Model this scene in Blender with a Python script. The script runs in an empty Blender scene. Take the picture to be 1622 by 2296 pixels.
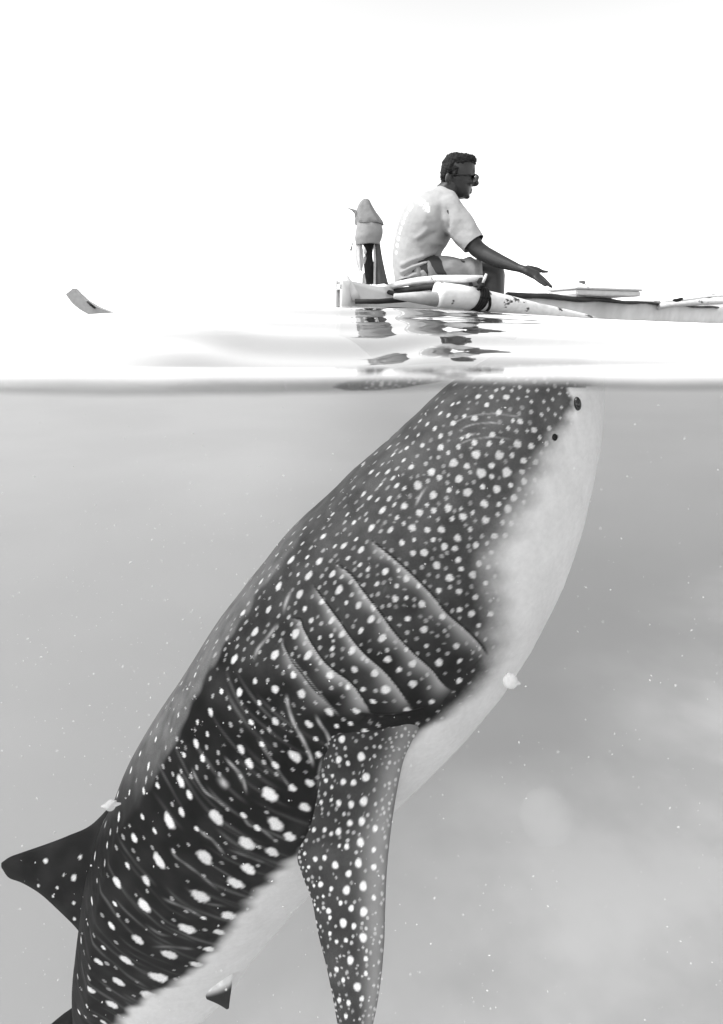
import bpy, bmesh, math, random
import numpy as np
from mathutils import Vector, Matrix

random.seed(7)
rng = np.random.default_rng(11)
S = bpy.context.scene
C = S.collection

# ------------------------------------------------------------------ camera
CAM_H = 0.019          # lens axis, metres above the mean water level
HORIZON = 735.0        # horizon row in a 1622 x 2296 picture
FPX = 2296 * 22.0 / 36.0
cam_data = bpy.data.cameras.new('camera')
cam = bpy.data.objects.new('camera', cam_data)
C.objects.link(cam)
cam.location = (0, 0, CAM_H)
cam.rotation_euler = (math.radians(90), 0, 0)
cam_data.sensor_fit = 'VERTICAL'
cam_data.sensor_height = 36.0
cam_data.sensor_width = 36.0 * 723 / 1024
cam_data.lens = 22.0
cam_data.shift_y = -(1148 - HORIZON) / 2296
cam_data.clip_start = 0.005
cam_data.clip_end = 2000
cam_data.dof.use_dof = True
cam_data.dof.focus_distance = 2.05
cam_data.dof.aperture_fstop = 6.3
S.camera = cam

# ------------------------------------------------------------------ light
SUN_DIR = Vector((-0.60, -0.16, 0.78)).normalized()
el = math.asin(SUN_DIR.z)
rot = math.atan2(SUN_DIR.x, SUN_DIR.y)
world = bpy.data.worlds.new('World')
S.world = world
world.use_nodes = True
wn = world.node_tree
wn.nodes.clear()
sky = wn.nodes.new('ShaderNodeTexSky')
sky.sky_type = 'NISHITA'
sky.sun_disc = False
sky.sun_elevation = el
sky.sun_rotation = rot
sky.air_density = 1.0
sky.dust_density = 1.0
sky.ozone_density = 1.0
bw = wn.nodes.new('ShaderNodeRGBToBW')
bg = wn.nodes.new('ShaderNodeBackground')
bg.inputs["Strength"].default_value = 0.15
wo = wn.nodes.new('ShaderNodeOutputWorld')
wn.links.new(sky.outputs[0], bw.inputs[0])
wn.links.new(bw.outputs[0], bg.inputs['Color'])
wn.links.new(bg.outputs[0], wo.inputs['Surface'])

sun_data = bpy.data.lights.new('sun', 'SUN')
sun_data.energy = 0.9
sun_data.angle = math.radians(12)
sun_data.color = (1, 1, 1)
sun = bpy.data.objects.new('sun', sun_data)
C.objects.link(sun)
sun.rotation_euler = SUN_DIR.to_track_quat('Z', 'Y').to_euler()

S.view_settings.view_transform = 'Standard'
S.view_settings.look = 'None'
S.view_settings.exposure = 1.75
S.view_settings.gamma = 1.0
S.view_settings.use_curve_mapping = False
S.render.engine = 'CYCLES'
S.cycles.use_denoising = True
S.cycles.max_bounces = 10
S.cycles.diffuse_bounces = 3
S.cycles.glossy_bounces = 3
S.cycles.transmission_bounces = 4
S.cycles.volume_bounces = 5
S.cycles.transparent_max_bounces = 16
S.cycles.sample_clamp_indirect = 6.0
S.cycles.caustics_reflective = False
S.cycles.caustics_refractive = False

# ------------------------------------------------------------------ helpers
def U(px, py, d):
    """a point of the place: d metres out from the lens, seen at column px, row py"""
    return Vector(((px - 811) / FPX * d, d, CAM_H - (py - HORIZON) / FPX * d))

def UA(px, py, d):
    px = np.asarray(px, float); py = np.asarray(py, float); d = np.asarray(d, float)
    return np.stack([(px - 811) / FPX * d, d + 0 * px, CAM_H - (py - HORIZON) / FPX * d], -1)

def PROJ(v):
    return 811 + FPX * v[..., 0] / v[..., 1], HORIZON - FPX * (v[..., 2] - CAM_H) / v[..., 1]

def catmull(pts, n):
    pts = np.asarray(pts, float)
    k = len(pts)
    t = np.linspace(0, k - 1, n)
    i = np.clip(t.astype(int), 0, k - 2)
    f = (t - i)[:, None]
    p1 = pts[i]; p2 = pts[i + 1]
    p0 = np.where((i > 0)[:, None], pts[np.maximum(i - 1, 0)], 2 * p1 - p2)
    p3 = np.where((i < k - 2)[:, None], pts[np.minimum(i + 2, k - 1)], 2 * p2 - p1)
    return 0.5 * (2 * p1 + (p2 - p0) * f + (2 * p0 - 5 * p1 + 4 * p2 - p3) * f ** 2 + (3 * p1 - p0 - 3 * p2 + p3) * f ** 3)

def smooth01(a, b, x):
    t = np.clip((x - a) / (b - a), 0, 1)
    return t * t * (3 - 2 * t)

def vnoise(p, seed=0):
    """cheap smooth pseudo noise of 3D points, about -1..1"""
    r = np.random.default_rng(seed)
    out = np.zeros(p.shape[:-1])
    for k in range(7):
        w = r.normal(size=3); w /= np.linalg.norm(w)
        w *= 0.7 + 0.9 * r.random()
        out += np.sin(p @ w * 2 * math.pi + r.random() * 6.28)
    return out / 4.0

def material(name, col, rough=0.6, spec=0.3, noise=0.0, nscale=20.0, bump=0.0, bscale=60.0):
    m = bpy.data.materials.new(name); m.use_nodes = True
    nt = m.node_tree; b = nt.nodes['Principled BSDF']
    c = (col, col, col, 1) if not isinstance(col, tuple) else col
    b.inputs['Base Color'].default_value = c
    b.inputs['Roughness'].default_value = rough
    b.inputs['Specular IOR Level'].default_value = spec
    tc = nt.nodes.new('ShaderNodeTexCoord')
    if noise > 0:
        n = nt.nodes.new('ShaderNodeTexNoise'); n.inputs['Scale'].default_value = nscale; n.inputs['Detail'].default_value = 6
        nt.links.new(tc.outputs['Object'], n.inputs['Vector'])
        r = nt.nodes.new('ShaderNodeMapRange')
        r.inputs['From Min'].default_value = 0.3; r.inputs['From Max'].default_value = 0.7
        r.inputs['To Min'].default_value = c[0] * (1 - noise); r.inputs['To Max'].default_value = min(0.95, c[0] * (1 + noise))
        nt.links.new(n.outputs['Fac'], r.inputs['Value'])
        nt.links.new(r.outputs[0], b.inputs['Base Color'])
    if bump > 0:
        n2 = nt.nodes.new('ShaderNodeTexNoise'); n2.inputs['Scale'].default_value = bscale; n2.inputs['Detail'].default_value = 5
        nt.links.new(tc.outputs['Object'], n2.inputs['Vector'])
        bp = nt.nodes.new('ShaderNodeBump'); bp.inputs['Strength'].default_value = bump; bp.inputs['Distance'].default_value = 0.01
        nt.links.new(n2.outputs['Fac'], bp.inputs['Height'])
        nt.links.new(bp.outputs[0], b.inputs['Normal'])
    return m

def smooth_mesh(me):
    me.polygons.foreach_set('use_smooth', np.ones(len(me.polygons), bool))

def link(name, me, mat, parent=None):
    o = bpy.data.objects.new(name, me)
    C.objects.link(o)
    if mat is not None:
        me.materials.append(mat)
    if parent is not None:
        o.parent = parent
        o.matrix_parent_inverse = parent.matrix_world.inverted()
    return o

def mesh_np(name, verts, faces, mat, parent=None, smooth=True):
    me = bpy.data.meshes.new(name)
    me.from_pydata([tuple(v) for v in verts], [], [tuple(f) for f in faces])
    me.update()
    if smooth:
        smooth_mesh(me)
    return link(name, me, mat, parent)

def grid_faces(n, m, wrap=False, off=0):
    i = np.arange(n - 1)[:, None]; j = np.arange(m if wrap else m - 1)[None, :]
    j2 = (j + 1) % m
    a = i * m + j; b = i * m + j2; c = (i + 1) * m + j2; d = (i + 1) * m + j
    return (np.stack([a, b, c, d], -1).reshape(-1, 4) + off)

def np_mesh(name, verts, quads):
    me = bpy.data.meshes.new(name)
    nv, nf = len(verts), len(quads)
    me.vertices.add(nv); me.vertices.foreach_set('co', np.asarray(verts, np.float32).ravel())
    me.loops.add(nf * 4); me.loops.foreach_set('vertex_index', np.asarray(quads, np.int32).ravel())
    me.polygons.add(nf)
    me.polygons.foreach_set('loop_start', np.arange(0, nf * 4, 4, dtype=np.int32))
    me.polygons.foreach_set('loop_total', np.full(nf, 4, np.int32))
    me.update(calc_edges=True)
    me.validate()
    smooth_mesh(me)
    return me

def add_attr(me, name, data):
    a = me.attributes.new(name, 'FLOAT', 'POINT')
    a.data.foreach_set('value', np.asarray(data, np.float32).ravel())

def thing(name, label, cat, loc=(0, 0, 0), group=None):
    o = bpy.data.objects.new(name, None); C.objects.link(o)
    o.empty_display_size = 0.1
    o.location = loc
    bpy.context.view_layer.update()
    o['label'] = label; o['category'] = cat
    if group: o['group'] = group
    return o

def tube(path, radii, seg=14, cap=True, flat=None):
    """verts, faces of a tube along path (list of Vector); flat = (sx, sz) squash of its section"""
    P = [Vector(p) for p in path]
    vs, fs = [], []
    n = len(P)
    up = Vector((0, 0, 1))
    for i, p in enumerate(P):
        t = (P[min(i + 1, n - 1)] - P[max(i - 1, 0)]).normalized()
        a = t.cross(up)
        if a.length < 1e-3: a = t.cross(Vector((0, 1, 0)))
        a.normalize(); b = a.cross(t).normalized()
        r = radii[i] if hasattr(radii, '__len__') else radii
        for k in range(seg):
            th = 2 * math.pi * k / seg
            sx, sz = flat or (1, 1)
            vs.append(p + a * math.cos(th) * r * sx + b * math.sin(th) * r * sz)
    for i in range(n - 1):
        for k in range(seg):
            fs.append((i * seg + k, i * seg + (k + 1) % seg, (i + 1) * seg + (k + 1) % seg, (i + 1) * seg + k))
    if cap:
        fs.append(tuple(range(seg - 1, -1, -1)))
        fs.append(tuple((n - 1) * seg + k for k in range(seg)))
    return vs, fs

def box_mesh(name, size, mat, loc, rot=(0, 0, 0), parent=None, bevel=0.006):
    bm = bmesh.new()
    bmesh.ops.create_cube(bm, size=1)
    bmesh.ops.scale(bm, vec=size, verts=bm.verts)
    if bevel:
        bmesh.ops.bevel(bm, geom=bm.edges[:], offset=bevel, segments=2, affect='EDGES')
    bm.transform(Matrix.Translation(loc) @ Matrix.Rotation(rot[2], 4, 'Z') @ Matrix.Rotation(rot[1], 4, 'Y') @ Matrix.Rotation(rot[0], 4, 'X'))
    me = bpy.data.meshes.new(name); bm.to_mesh(me); bm.free()
    return link(name, me, mat, parent)

def blob_mesh(name, prims, voxel=0.006, iters=4, factor=0.5):
    """one continuous surface grown round tapered limbs ('cap', p0, p1, r0, r1) and ellipsoids ('ell', centre, radii, roll about Y)"""
    bm = bmesh.new()
    for p in prims:
        if p[0] == 'ell':
            M = Matrix.Translation(p[1]) @ Matrix.Rotation(p[3] if len(p) > 3 else 0, 4, 'Y') @ Matrix.Diagonal((*p[2], 1))
            bmesh.ops.create_uvsphere(bm, u_segments=24, v_segments=14, radius=1, matrix=M)
        else:
            _, a, b, ra, rb = p
            a = Vector(a); b = Vector(b)
            n = 8
            t = (b - a).normalized()
            x = t.cross(Vector((0.31, 0.9, 0.17))).normalized(); y = t.cross(x)
            rings = []
            L = (b - a).length
            st = [(-ra * math.cos(q), ra * math.sin(q)) for q in np.linspace(0.12, math.pi / 2, 5)]
            st += [(L * f, ra + (rb - ra) * f) for f in (0.25, 0.5, 0.75)]
            st += [(L + rb * math.sin(q), rb * math.cos(q)) for q in np.linspace(0, math.pi / 2 - 0.12, 5)]
            for (s, r) in st:
                rings.append([bm.verts.new(a + t * s + x * math.cos(k * math.pi / 8) * r + y * math.sin(k * math.pi / 8) * r) for k in range(16)])
            for r0, r1 in zip(rings, rings[1:]):
                for k in range(16):
                    bm.faces.new((r0[k], r0[(k + 1) % 16], r1[(k + 1) % 16], r1[k]))
            bm.faces.new(rings[0][::-1]); bm.faces.new(rings[-1])
    bmesh.ops.recalc_face_normals(bm, faces=bm.faces)
    me = bpy.data.meshes.new(name + '_src'); bm.to_mesh(me); bm.free()
    o = bpy.data.objects.new(name + '_src', me); C.objects.link(o)
    r = o.modifiers.new('r', 'REMESH'); r.mode = 'VOXEL'; r.voxel_size = voxel; r.adaptivity = 0
    s = o.modifiers.new('s', 'SMOOTH'); s.iterations = iters; s.factor = factor
    dg = bpy.context.evaluated_depsgraph_get()
    out = bpy.data.meshes.new_from_object(o.evaluated_get(dg))
    out.name = name
    bpy.data.objects.remove(o); bpy.data.meshes.remove(me)
    smooth_mesh(out)
    return out

def coords(me):
    a = np.empty(len(me.vertices) * 3, np.float32); me.vertices.foreach_get('co', a)
    return a.reshape(-1, 3).astype(float)

def set_coords(me, a):
    me.vertices.foreach_set('co', np.asarray(a, np.float32).ravel()); me.update()

# ------------------------------------------------------------------ the setting: water, haze under it, seabed
FRONT = 0.25      # where the lens port meets the water

def wave_z(x, y):
    """height of the water: one low swell a couple of metres out, small glassy ripples on it"""
    near = smooth01(0.25, 1.0, y)
    crest = 0.024 + 0.060 * np.exp(-((x + 0.12) / 0.86) ** 2)
    trough = -0.040 - 0.029 * np.exp(-((x + 0.085) / 0.165) ** 4)
    s = np.clip((y - 0.86) / 1.02, 0, 1)
    z = trough * smooth01(0.27, 0.86, y) + (crest - trough) * (1 - (1 - s) ** 1.35)
    z = np.where(y > 1.88, crest * smooth01(3.3, 1.88, y), z)
    z = z + near * (0.0018 * np.sin(8.1 * y + 0.5 * x + 0.7) + 0.0019 * np.sin(14.3 * y - 0.9 * x + 2.0 + 0.6 * np.sin(1.7 * x))
                    + 0.0013 * np.sin(27.0 * y + 1.6 * x + np.sin(2.3 * x + 1)) + 0.0005 * np.sin(6 * x + 11 * y + 1.0))
    z = z + smooth01(2.5, 8.0, y) * (0.02 * np.sin(0.9 * y + 0.35 * x) + 0.014 * np.sin(1.7 * y - 0.8 * x + 1.0))
    return z

ys = np.concatenate([FRONT + 0.012 * (np.linspace(0, 1, 14) ** 1.6), np.geomspace(0.264, 6.0, 300)[1:], np.geomspace(6, 900, 60)[1:]])
xs = np.concatenate([-np.geomspace(3, 600, 34)[::-1], np.linspace(-3, 3, 301)[1:-1], np.geomspace(3, 600, 34)])
X, Y = np.meshgrid(xs, ys)
Z = wave_z(X, Y)
lip = 0.0026 - 0.0011 * np.tanh((X - 0.03) * 60) + 0.0003 * np.sin(X * 90)
Z = Z + (0.0007 * np.sin(31 * X + 1) + 0.0003 * np.sin(83 * X) + 0.00015 * np.sin(190 * X)) * np.exp(-(Y - FRONT) / 0.03)
Z = Z - lip * np.exp(-(Y - FRONT) / 0.0010) - 0.0036 * np.exp(-(Y - FRONT) / 0.013)
wm = np_mesh('water', np.stack([X, Y, Z], -1).reshape(-1, 3), grid_faces(len(ys), len(xs)))
m = bpy.data.materials.new('water_surface'); m.use_nodes = True
nt = m.node_tree; nt.nodes.clear()
out = nt.nodes.new('ShaderNodeOutputMaterial')
mix = nt.nodes.new('ShaderNodeMixShader')
tr = nt.nodes.new('ShaderNodeBsdfTransparent'); tr.inputs[0].default_value = (0.62, 0.62, 0.62, 1)
gl = nt.nodes.new('ShaderNodeBsdfGlossy'); gl.inputs['Roughness'].default_value = 0.0; gl.inputs[0].default_value = (1, 1, 1, 1)
geo = nt.nodes.new('ShaderNodeNewGeometry')
dot = nt.nodes.new('ShaderNodeVectorMath'); dot.operation = 'DOT_PRODUCT'
ab = nt.nodes.new('ShaderNodeMath'); ab.operation = 'ABSOLUTE'
om = nt.nodes.new('ShaderNodeMath'); om.operation = 'SUBTRACT'; om.inputs[0].default_value = 1.0; om.use_clamp = True
pw = nt.nodes.new('ShaderNodeMath'); pw.operation = 'POWER'; pw.inputs[1].default_value = 2.2
mr = nt.nodes.new('ShaderNodeMath'); mr.operation = 'MULTIPLY_ADD'; mr.inputs[1].default_value = 0.98; mr.inputs[2].default_value = 0.02
tcw = nt.nodes.new('ShaderNodeTexCoord')
nz = nt.nodes.new('ShaderNodeTexNoise'); nz.inputs['Scale'].default_value = 5.0; nz.inputs['Detail'].default_value = 3
mp = nt.nodes.new('ShaderNodeMapping'); mp.inputs['Scale'].default_value = (0.35, 2.2, 1)
bpn = nt.nodes.new('ShaderNodeBump'); bpn.inputs['Strength'].default_value = 0.04; bpn.inputs['Distance'].default_value = 0.01
L = nt.links.new
L(tcw.outputs['Object'], mp.inputs[0]); L(mp.outputs[0], nz.inputs['Vector']); L(nz.outputs['Fac'], bpn.inputs['Height'])
L(bpn.outputs[0], gl.inputs['Normal'])
L(geo.outputs['Normal'], dot.inputs[0]); L(geo.outputs['Incoming'], dot.inputs[1])
L(dot.outputs['Value'], ab.inputs[0]); L(ab.outputs[0], om.inputs[1]); L(om.outputs[0], pw.inputs[0]); L(pw.outputs[0], mr.inputs[0])
L(mr.outputs[0], mix.inputs['Fac']); L(tr.outputs[0], mix.inputs[1]); L(gl.outputs[0], mix.inputs[2]); L(mix.outputs[0], out.inputs['Surface'])
water = link('water', wm, m); water['kind'] = 'structure'

# haze: even murk filling the sea under the surface
SEABED = -8.0
hz = box_mesh('haze', (240, 240, 9.5 - 0.03), None, (0, 110, (-0.03 - 9.5) / 2), bevel=0)
m = bpy.data.materials.new('murk'); m.use_nodes = True
nt = m.node_tree; nt.nodes.clear()
out = nt.nodes.new('ShaderNodeOutputMaterial'); pv = nt.nodes.new('ShaderNodeVolumePrincipled')
pv.inputs['Color'].default_value = (0.90, 0.90, 0.90, 1)
pv.inputs['Density'].default_value = 0.007
pv.inputs['Anisotropy'].default_value = 0.15
nt.links.new(pv.outputs[0], out.inputs['Volume'])
hz.data.materials.append(m); hz['kind'] = 'stuff'

# seabed
bx = np.concatenate([-np.geomspace(14, 500, 20)[::-1], np.linspace(-14, 14, 90)[1:-1], np.geomspace(14, 500, 20)])
by = np.concatenate([np.linspace(-10, 34, 120), np.geomspace(34, 700, 24)[1:]])
BX, BY = np.meshgrid(bx, by)
BP = np.stack([BX, BY, 0 * BX], -1)
BZ = SEABED + (0.10 * vnoise(BP * 0.09, 3) + 0.05 * vnoise(BP * 0.33, 4)) * smooth01(22, 8, BY)
sm = np_mesh('seabed', np.stack([BX, BY, BZ], -1).reshape(-1, 3), grid_faces(len(by), len(bx)))
m = bpy.data.materials.new('sand'); m.use_nodes = True
nt = m.node_tree; b = nt.nodes['Principled BSDF']; b.inputs['Roughness'].default_value = 0.9; b.inputs['Specular IOR Level'].default_value = 0.1
tc = nt.nodes.new('ShaderNodeTexCoord')
def tex(scale, detail, rough=0.5):
    n = nt.nodes.new('ShaderNodeTexNoise'); n.inputs['Scale'].default_value = scale; n.inputs['Detail'].default_value = detail; n.inputs['Roughness'].default_value = rough
    nt.links.new(tc.outputs['Object'], n.inputs['Vector']); return n.outputs['Fac']
def ramp(src, p0, c0, p1, c1):
    r = nt.nodes.new('ShaderNodeMapRange'); r.interpolation_type = 'SMOOTHSTEP'
    for k, v in zip(('From Min', 'From Max', 'To Min', 'To Max'), (p0, p1, c0, c1)): r.inputs[k].default_value = v
    nt.links.new(src, r.inputs['Value']); return r.outputs[0]
sx_ = nt.nodes.new('ShaderNodeSeparateXYZ'); nt.links.new(tc.outputs['Object'], sx_.inputs[0])
# pale sand close by on the right, a broad band of weed beyond, patchy at every size
sand = ramp(tex(0.5, 5, 0.5), 0.36, 0.38, 0.64, 0.47)
weed = ramp(tex(0.10, 3, 0.45), 0.33, 0.96, 0.66, 1.04)
side = ramp(sx_.outputs['X'], -7.0, 0.40, 4.0, 0.26)
wm_ = nt.nodes.new('ShaderNodeMath'); wm_.operation = 'MULTIPLY'; nt.links.new(weed, wm_.inputs[0]); nt.links.new(side, wm_.inputs[1]); weed = wm_.outputs[0]
far_ = nt.nodes.new('ShaderNodeMath'); far_.operation = 'MULTIPLY'; nt.links.new(ramp(sx_.outputs['Y'], 12.0, 1.0, 40.0, 1.28), far_.inputs[1]); nt.links.new(weed, far_.inputs[0]); weed = far_.outputs[0]
yy = nt.nodes.new('ShaderNodeMath'); yy.operation = 'MULTIPLY_ADD'; yy.inputs[1].default_value = -0.9
nt.links.new(sx_.outputs['X'], yy.inputs[0]); nt.links.new(sx_.outputs['Y'], yy.inputs[2])
wob = nt.nodes.new('ShaderNodeMath'); wob.operation = 'MULTIPLY_ADD'; wob.inputs[1].default_value = 7.0
nt.links.new(tex(0.22, 4), wob.inputs[0]); nt.links.new(yy.outputs[0], wob.inputs[2])
fac = ramp(wob.outputs[0], 7.5, 0.0, 14.5, 1.0)
mixn = nt.nodes.new('ShaderNodeMix'); mixn.data_type = 'FLOAT'
nt.links.new(fac, mixn.inputs['Factor']); nt.links.new(sand, mixn.inputs['A']); nt.links.new(weed, mixn.inputs['B'])
nt.links.new(mixn.outputs['Result'], b.inputs['Base Color'])
seabed = link('seabed', sm, m); seabed['kind'] = 'structure'
# ------------------------------------------------------------------ whale shark
# body sections: back edge, belly edge, distance, thickness towards the viewer relative to height
SEC = [
 (1205, 783, 1275, 785, 2.22, 1.6), (1120, 797, 1338, 800, 2.22, 1.35), (1060, 828, 1356, 842, 2.22, 1.2),
 (1000, 870, 1356, 902, 2.22, 1.14), (932, 935, 1350, 987, 2.22, 1.08), (880, 985, 1338, 1052, 2.23, 1.04),
 (800, 1055, 1320, 1127, 2.24, 1.0), (728, 1125, 1298, 1200, 2.26, 0.97), (638, 1210, 1260, 1300, 2.28, 0.95),
 (560, 1310, 1204, 1404, 2.30, 0.93), (478, 1410, 1130, 1515, 2.32, 0.92), (398, 1530, 1040, 1612, 2.34, 0.91),
 (336, 1620, 950, 1704, 2.36, 0.90), (288, 1700, 862, 1792, 2.38, 0.90), (255, 1780, 790, 1864, 2.40, 0.89),
 (222, 1850, 730, 1926, 2.43, 0.88), (200, 1930, 676, 1986, 2.46, 0.87), (186, 2010, 630, 2044, 2.49, 0.86),
 (174, 2085, 590, 2092, 2.52, 0.85), (164, 2150, 560, 2144, 2.55, 0.84), (158, 2220, 515, 2192, 2.58, 0.82),
 (153, 2300, 440, 2250, 2.62, 0.80), (146, 2380, 362, 2320, 2.67, 0.78), (135, 2470, 290, 2410, 2.74, 0.75),
 (115, 2610, 222, 2560, 2.84, 0.7), (92, 2770, 150, 2745, 2.96, 0.6)]
NR, NH = 960, 400                      # rings, half-ring columns
sec = np.array(SEC)
keep = sec.copy()
sp = catmull(np.column_stack([sec[:, :5], sec[:, 5]]), 6000)
# even spacing along the axis
mid = UA((sp[:, 0] + sp[:, 2]) / 2, (sp[:, 1] + sp[:, 3]) / 2, sp[:, 4])
arc = np.concatenate([[0], np.cumsum(np.linalg.norm(np.diff(mid, axis=0), axis=1))])
tt = np.linspace(0, arc[-1], NR)
sp = np.stack([np.interp(tt, arc, sp[:, k]) for k in range(6)], -1)
th = np.linspace(0, math.pi, NH)
ct, st_ = np.cos(th), np.sin(th)
ex = 0.96
cx = np.sign(ct) * np.abs(ct) ** ex; sx = np.abs(st_) ** ex
goal = sp[:, :4].copy()
for it in range(5):                    # widen or narrow each section until its visible outline is right
    DP = UA(sp[:, 0], sp[:, 1], sp[:, 4]); VP = UA(sp[:, 2], sp[:, 3], sp[:, 4])
    CEN = (DP + VP) / 2
    AX = np.gradient(CEN, axis=0); AX /= np.linalg.norm(AX, axis=1)[:, None]
    E1 = VP - DP; HA = np.linalg.norm(E1, axis=1) / 2; E1 /= (2 * HA)[:, None]
    E2 = np.tile([0, -1.0, 0], (NR, 1)); E2 = E2 - AX * (E2 * AX).sum(1)[:, None] * 0.5
    E2 /= np.linalg.norm(E2, axis=1)[:, None]
    HB = HA * sp[:, 5] * 0.86
    HALF = CEN[:, None, :] - E1[:, None, :] * (HA[:, None] * cx)[..., None] + E2[:, None, :] * (HB[:, None] * sx)[..., None]
    qx, qy = PROJ(HALF)
    e = goal[:, 2:] - goal[:, :2]; Lg = np.hypot(e[:, 0], e[:, 1]); e /= Lg[:, None]
    nn = np.stack([-e[:, 1], e[:, 0]], -1)
    rel = (qx - goal[:, :1]) * e[:, :1] + (qy - goal[:, 1:2]) * e[:, 1:2]
    # outline of neighbouring rings crossing this section's line counts too
    lo_, hi_ = rel.min(1), rel.max(1)
    ker = np.ones(41) / 41
    dl = np.convolve(np.pad(lo_, 20, 'edge'), ker, 'valid'); dh = np.convolve(np.pad(Lg - hi_, 20, 'edge'), ker, 'valid')
    if it < 4:
        sp[:, :2] -= e * dl[:, None]; sp[:, 2:4] += e * dh[:, None]
NRM = np.cross(np.gradient(HALF, axis=1), np.gradient(HALF, axis=0))
NRM /= np.linalg.norm(NRM, axis=2)[..., None] + 1e-9
if (NRM * E2[:, None, :]).sum(-1)[:, NH // 2].mean() < 0: NRM = -NRM
QX, QY = PROJ(HALF)
PXM = 2.3 / FPX                        # one picture step on the flank, in metres

def seg_field(poly, qx, qy):
    """distance, side and run along a polyline for every point"""
    poly = np.asarray(poly, float)
    best = np.full(qx.shape, 1e9); side = np.zeros(qx.shape); run = np.zeros(qx.shape)
    tot = 0
    for a, b in zip(poly[:-1], poly[1:]):
        d = b - a; l = np.hypot(*d)
        u = np.clip(((qx - a[0]) * d[0] + (qy - a[1]) * d[1]) / l ** 2, 0, 1)
        ex_, ey_ = qx - a[0] - u * d[0], qy - a[1] - u * d[1]
        dist = np.hypot(ex_, ey_)
        s = d[0] * (qy - a[1]) - d[1] * (qx - a[0])
        m_ = dist < best
        best = np.where(m_, dist, best); side = np.where(m_, np.sign(s), side); run = np.where(m_, tot + u * l, run)
        tot += l
    return best, side, run, tot

GILLS = [
 [(835, 1213), (870, 1240), (905, 1270), (940, 1303), (975, 1340), (1000, 1372), (1040, 1407), (1075, 1442), (1094, 1469)],
 [(758, 1266), (790, 1290), (815, 1325), (850, 1370), (880, 1410), (905, 1440), (932, 1468), (968, 1500), (990, 1528), (1014, 1549)],
 [(706, 1316), (714, 1326), (732, 1352), (757, 1387), (790, 1433), (822, 1467), (860, 1500), (888, 1533), (922, 1582)],
 [(657, 1385), (676, 1390), (682, 1408), (698, 1440), (722, 1475), (750, 1503), (785, 1528), (812, 1562), (834, 1602)],
 [(636, 1438), (652, 1475), (680, 1510), (710, 1550), (752, 1592)]]
disp = np.zeros((NR, NH)); slit = np.zeros((NR, NH)); flap = np.zeros((NR, NH))
for gi, g in enumerate(GILLS):
    gp = catmull(g, 40)
    box = (QX > gp[:, 0].min() - 140) & (QX < gp[:, 0].max() + 140) & (QY > gp[:, 1].min() - 140) & (QY < gp[:, 1].max() + 140)
    qx, qy = QX[box], QY[box]
    d, s, run, tot = seg_field(gp, qx, qy)
    t = d * s                          # positive towards the tail
    w = smooth01(-2, 45, np.minimum(run, tot - run) + 8) * smooth01(150, 60, d)
    beyond = ((run < 0.5) | (run > tot - 0.5))
    w = w * np.where(beyond, smooth01(22, 0, d), 1)
    k = 0.55 if gi == 4 else 1.0
    fa = 1.8 * np.exp(-np.abs(t) / 14); fb = -2.2 * np.exp(-np.abs(t) / 4) + 2.4 * (np.abs(t) / 26) * np.exp(1 - np.abs(t) / 26)
    q = smooth01(-2.0, 1.4, t); f = fa * (1 - q) + fb * q
    disp[box] += k * w * f * PXM * 1.5
    slit[box] = np.maximum(slit[box], k * smooth01(3.4, 1.2, np.abs(t + 1.0)) * smooth01(-6, 24, np.minimum(run, tot - run) + 6) * np.where(beyond, smooth01(3, 0, d), 1))
    flap[box] = np.maximum(flap[box], k * smooth01(0.0, 1.6, t) * np.exp(-np.abs(t / (10 + 9 * run / tot + 3 * np.sin(run * 0.07 + gi))) ** 1.3) * w)
RIDGES = [([(740, 1085), (690, 1160), (658, 1228), (616, 1281), (573, 1339), (537, 1397), (500, 1455), (473, 1497), (447, 1550), (421, 1600), (390, 1670), (358, 1729), (322, 1789), (286, 1855), (257, 1932), (233, 2022), (221, 2105), (212, 2200), (205, 2300)], 20, 30),
          ([(700, 1290), (640, 1420), (590, 1560), (530, 1700), (470, 1830), (420, 1950), (370, 2060), (320, 2170)], 3, 40)]
for poly, amp, wid in RIDGES:
    rp = catmull(poly, 60)
    d, s, run, tot = seg_field(rp, QX, QY)
    w = smooth01(0, 420, run) * smooth01(0, 60, tot - run + 1)
    disp += amp * PXM * w * np.exp(-np.sqrt(d ** 2 + 16) / wid)
# fold where the fin joins, and the gently uneven hide
d, s, run, tot = seg_field([(812, 1606), (850, 1612), (900, 1608), (948, 1596)], QX, QY)
disp -= 7 * PXM * np.exp(-(d / 9) ** 2); slit = np.maximum(slit, 0.8 * smooth01(7, 1, d))
disp += 0.0035 * vnoise(HALF * 4.0, 5) + 0.0012 * vnoise(HALF * 13.0, 6)
edge = np.abs(np.sin(th))[None, :] ** 0.5
HALF0 = HALF.copy(); TA = np.gradient(HALF0, axis=0); TC = np.gradient(HALF0, axis=1)
HALF = HALF + NRM * (disp * edge)[..., None]
QX, QY = PROJ(HALF)

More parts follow.
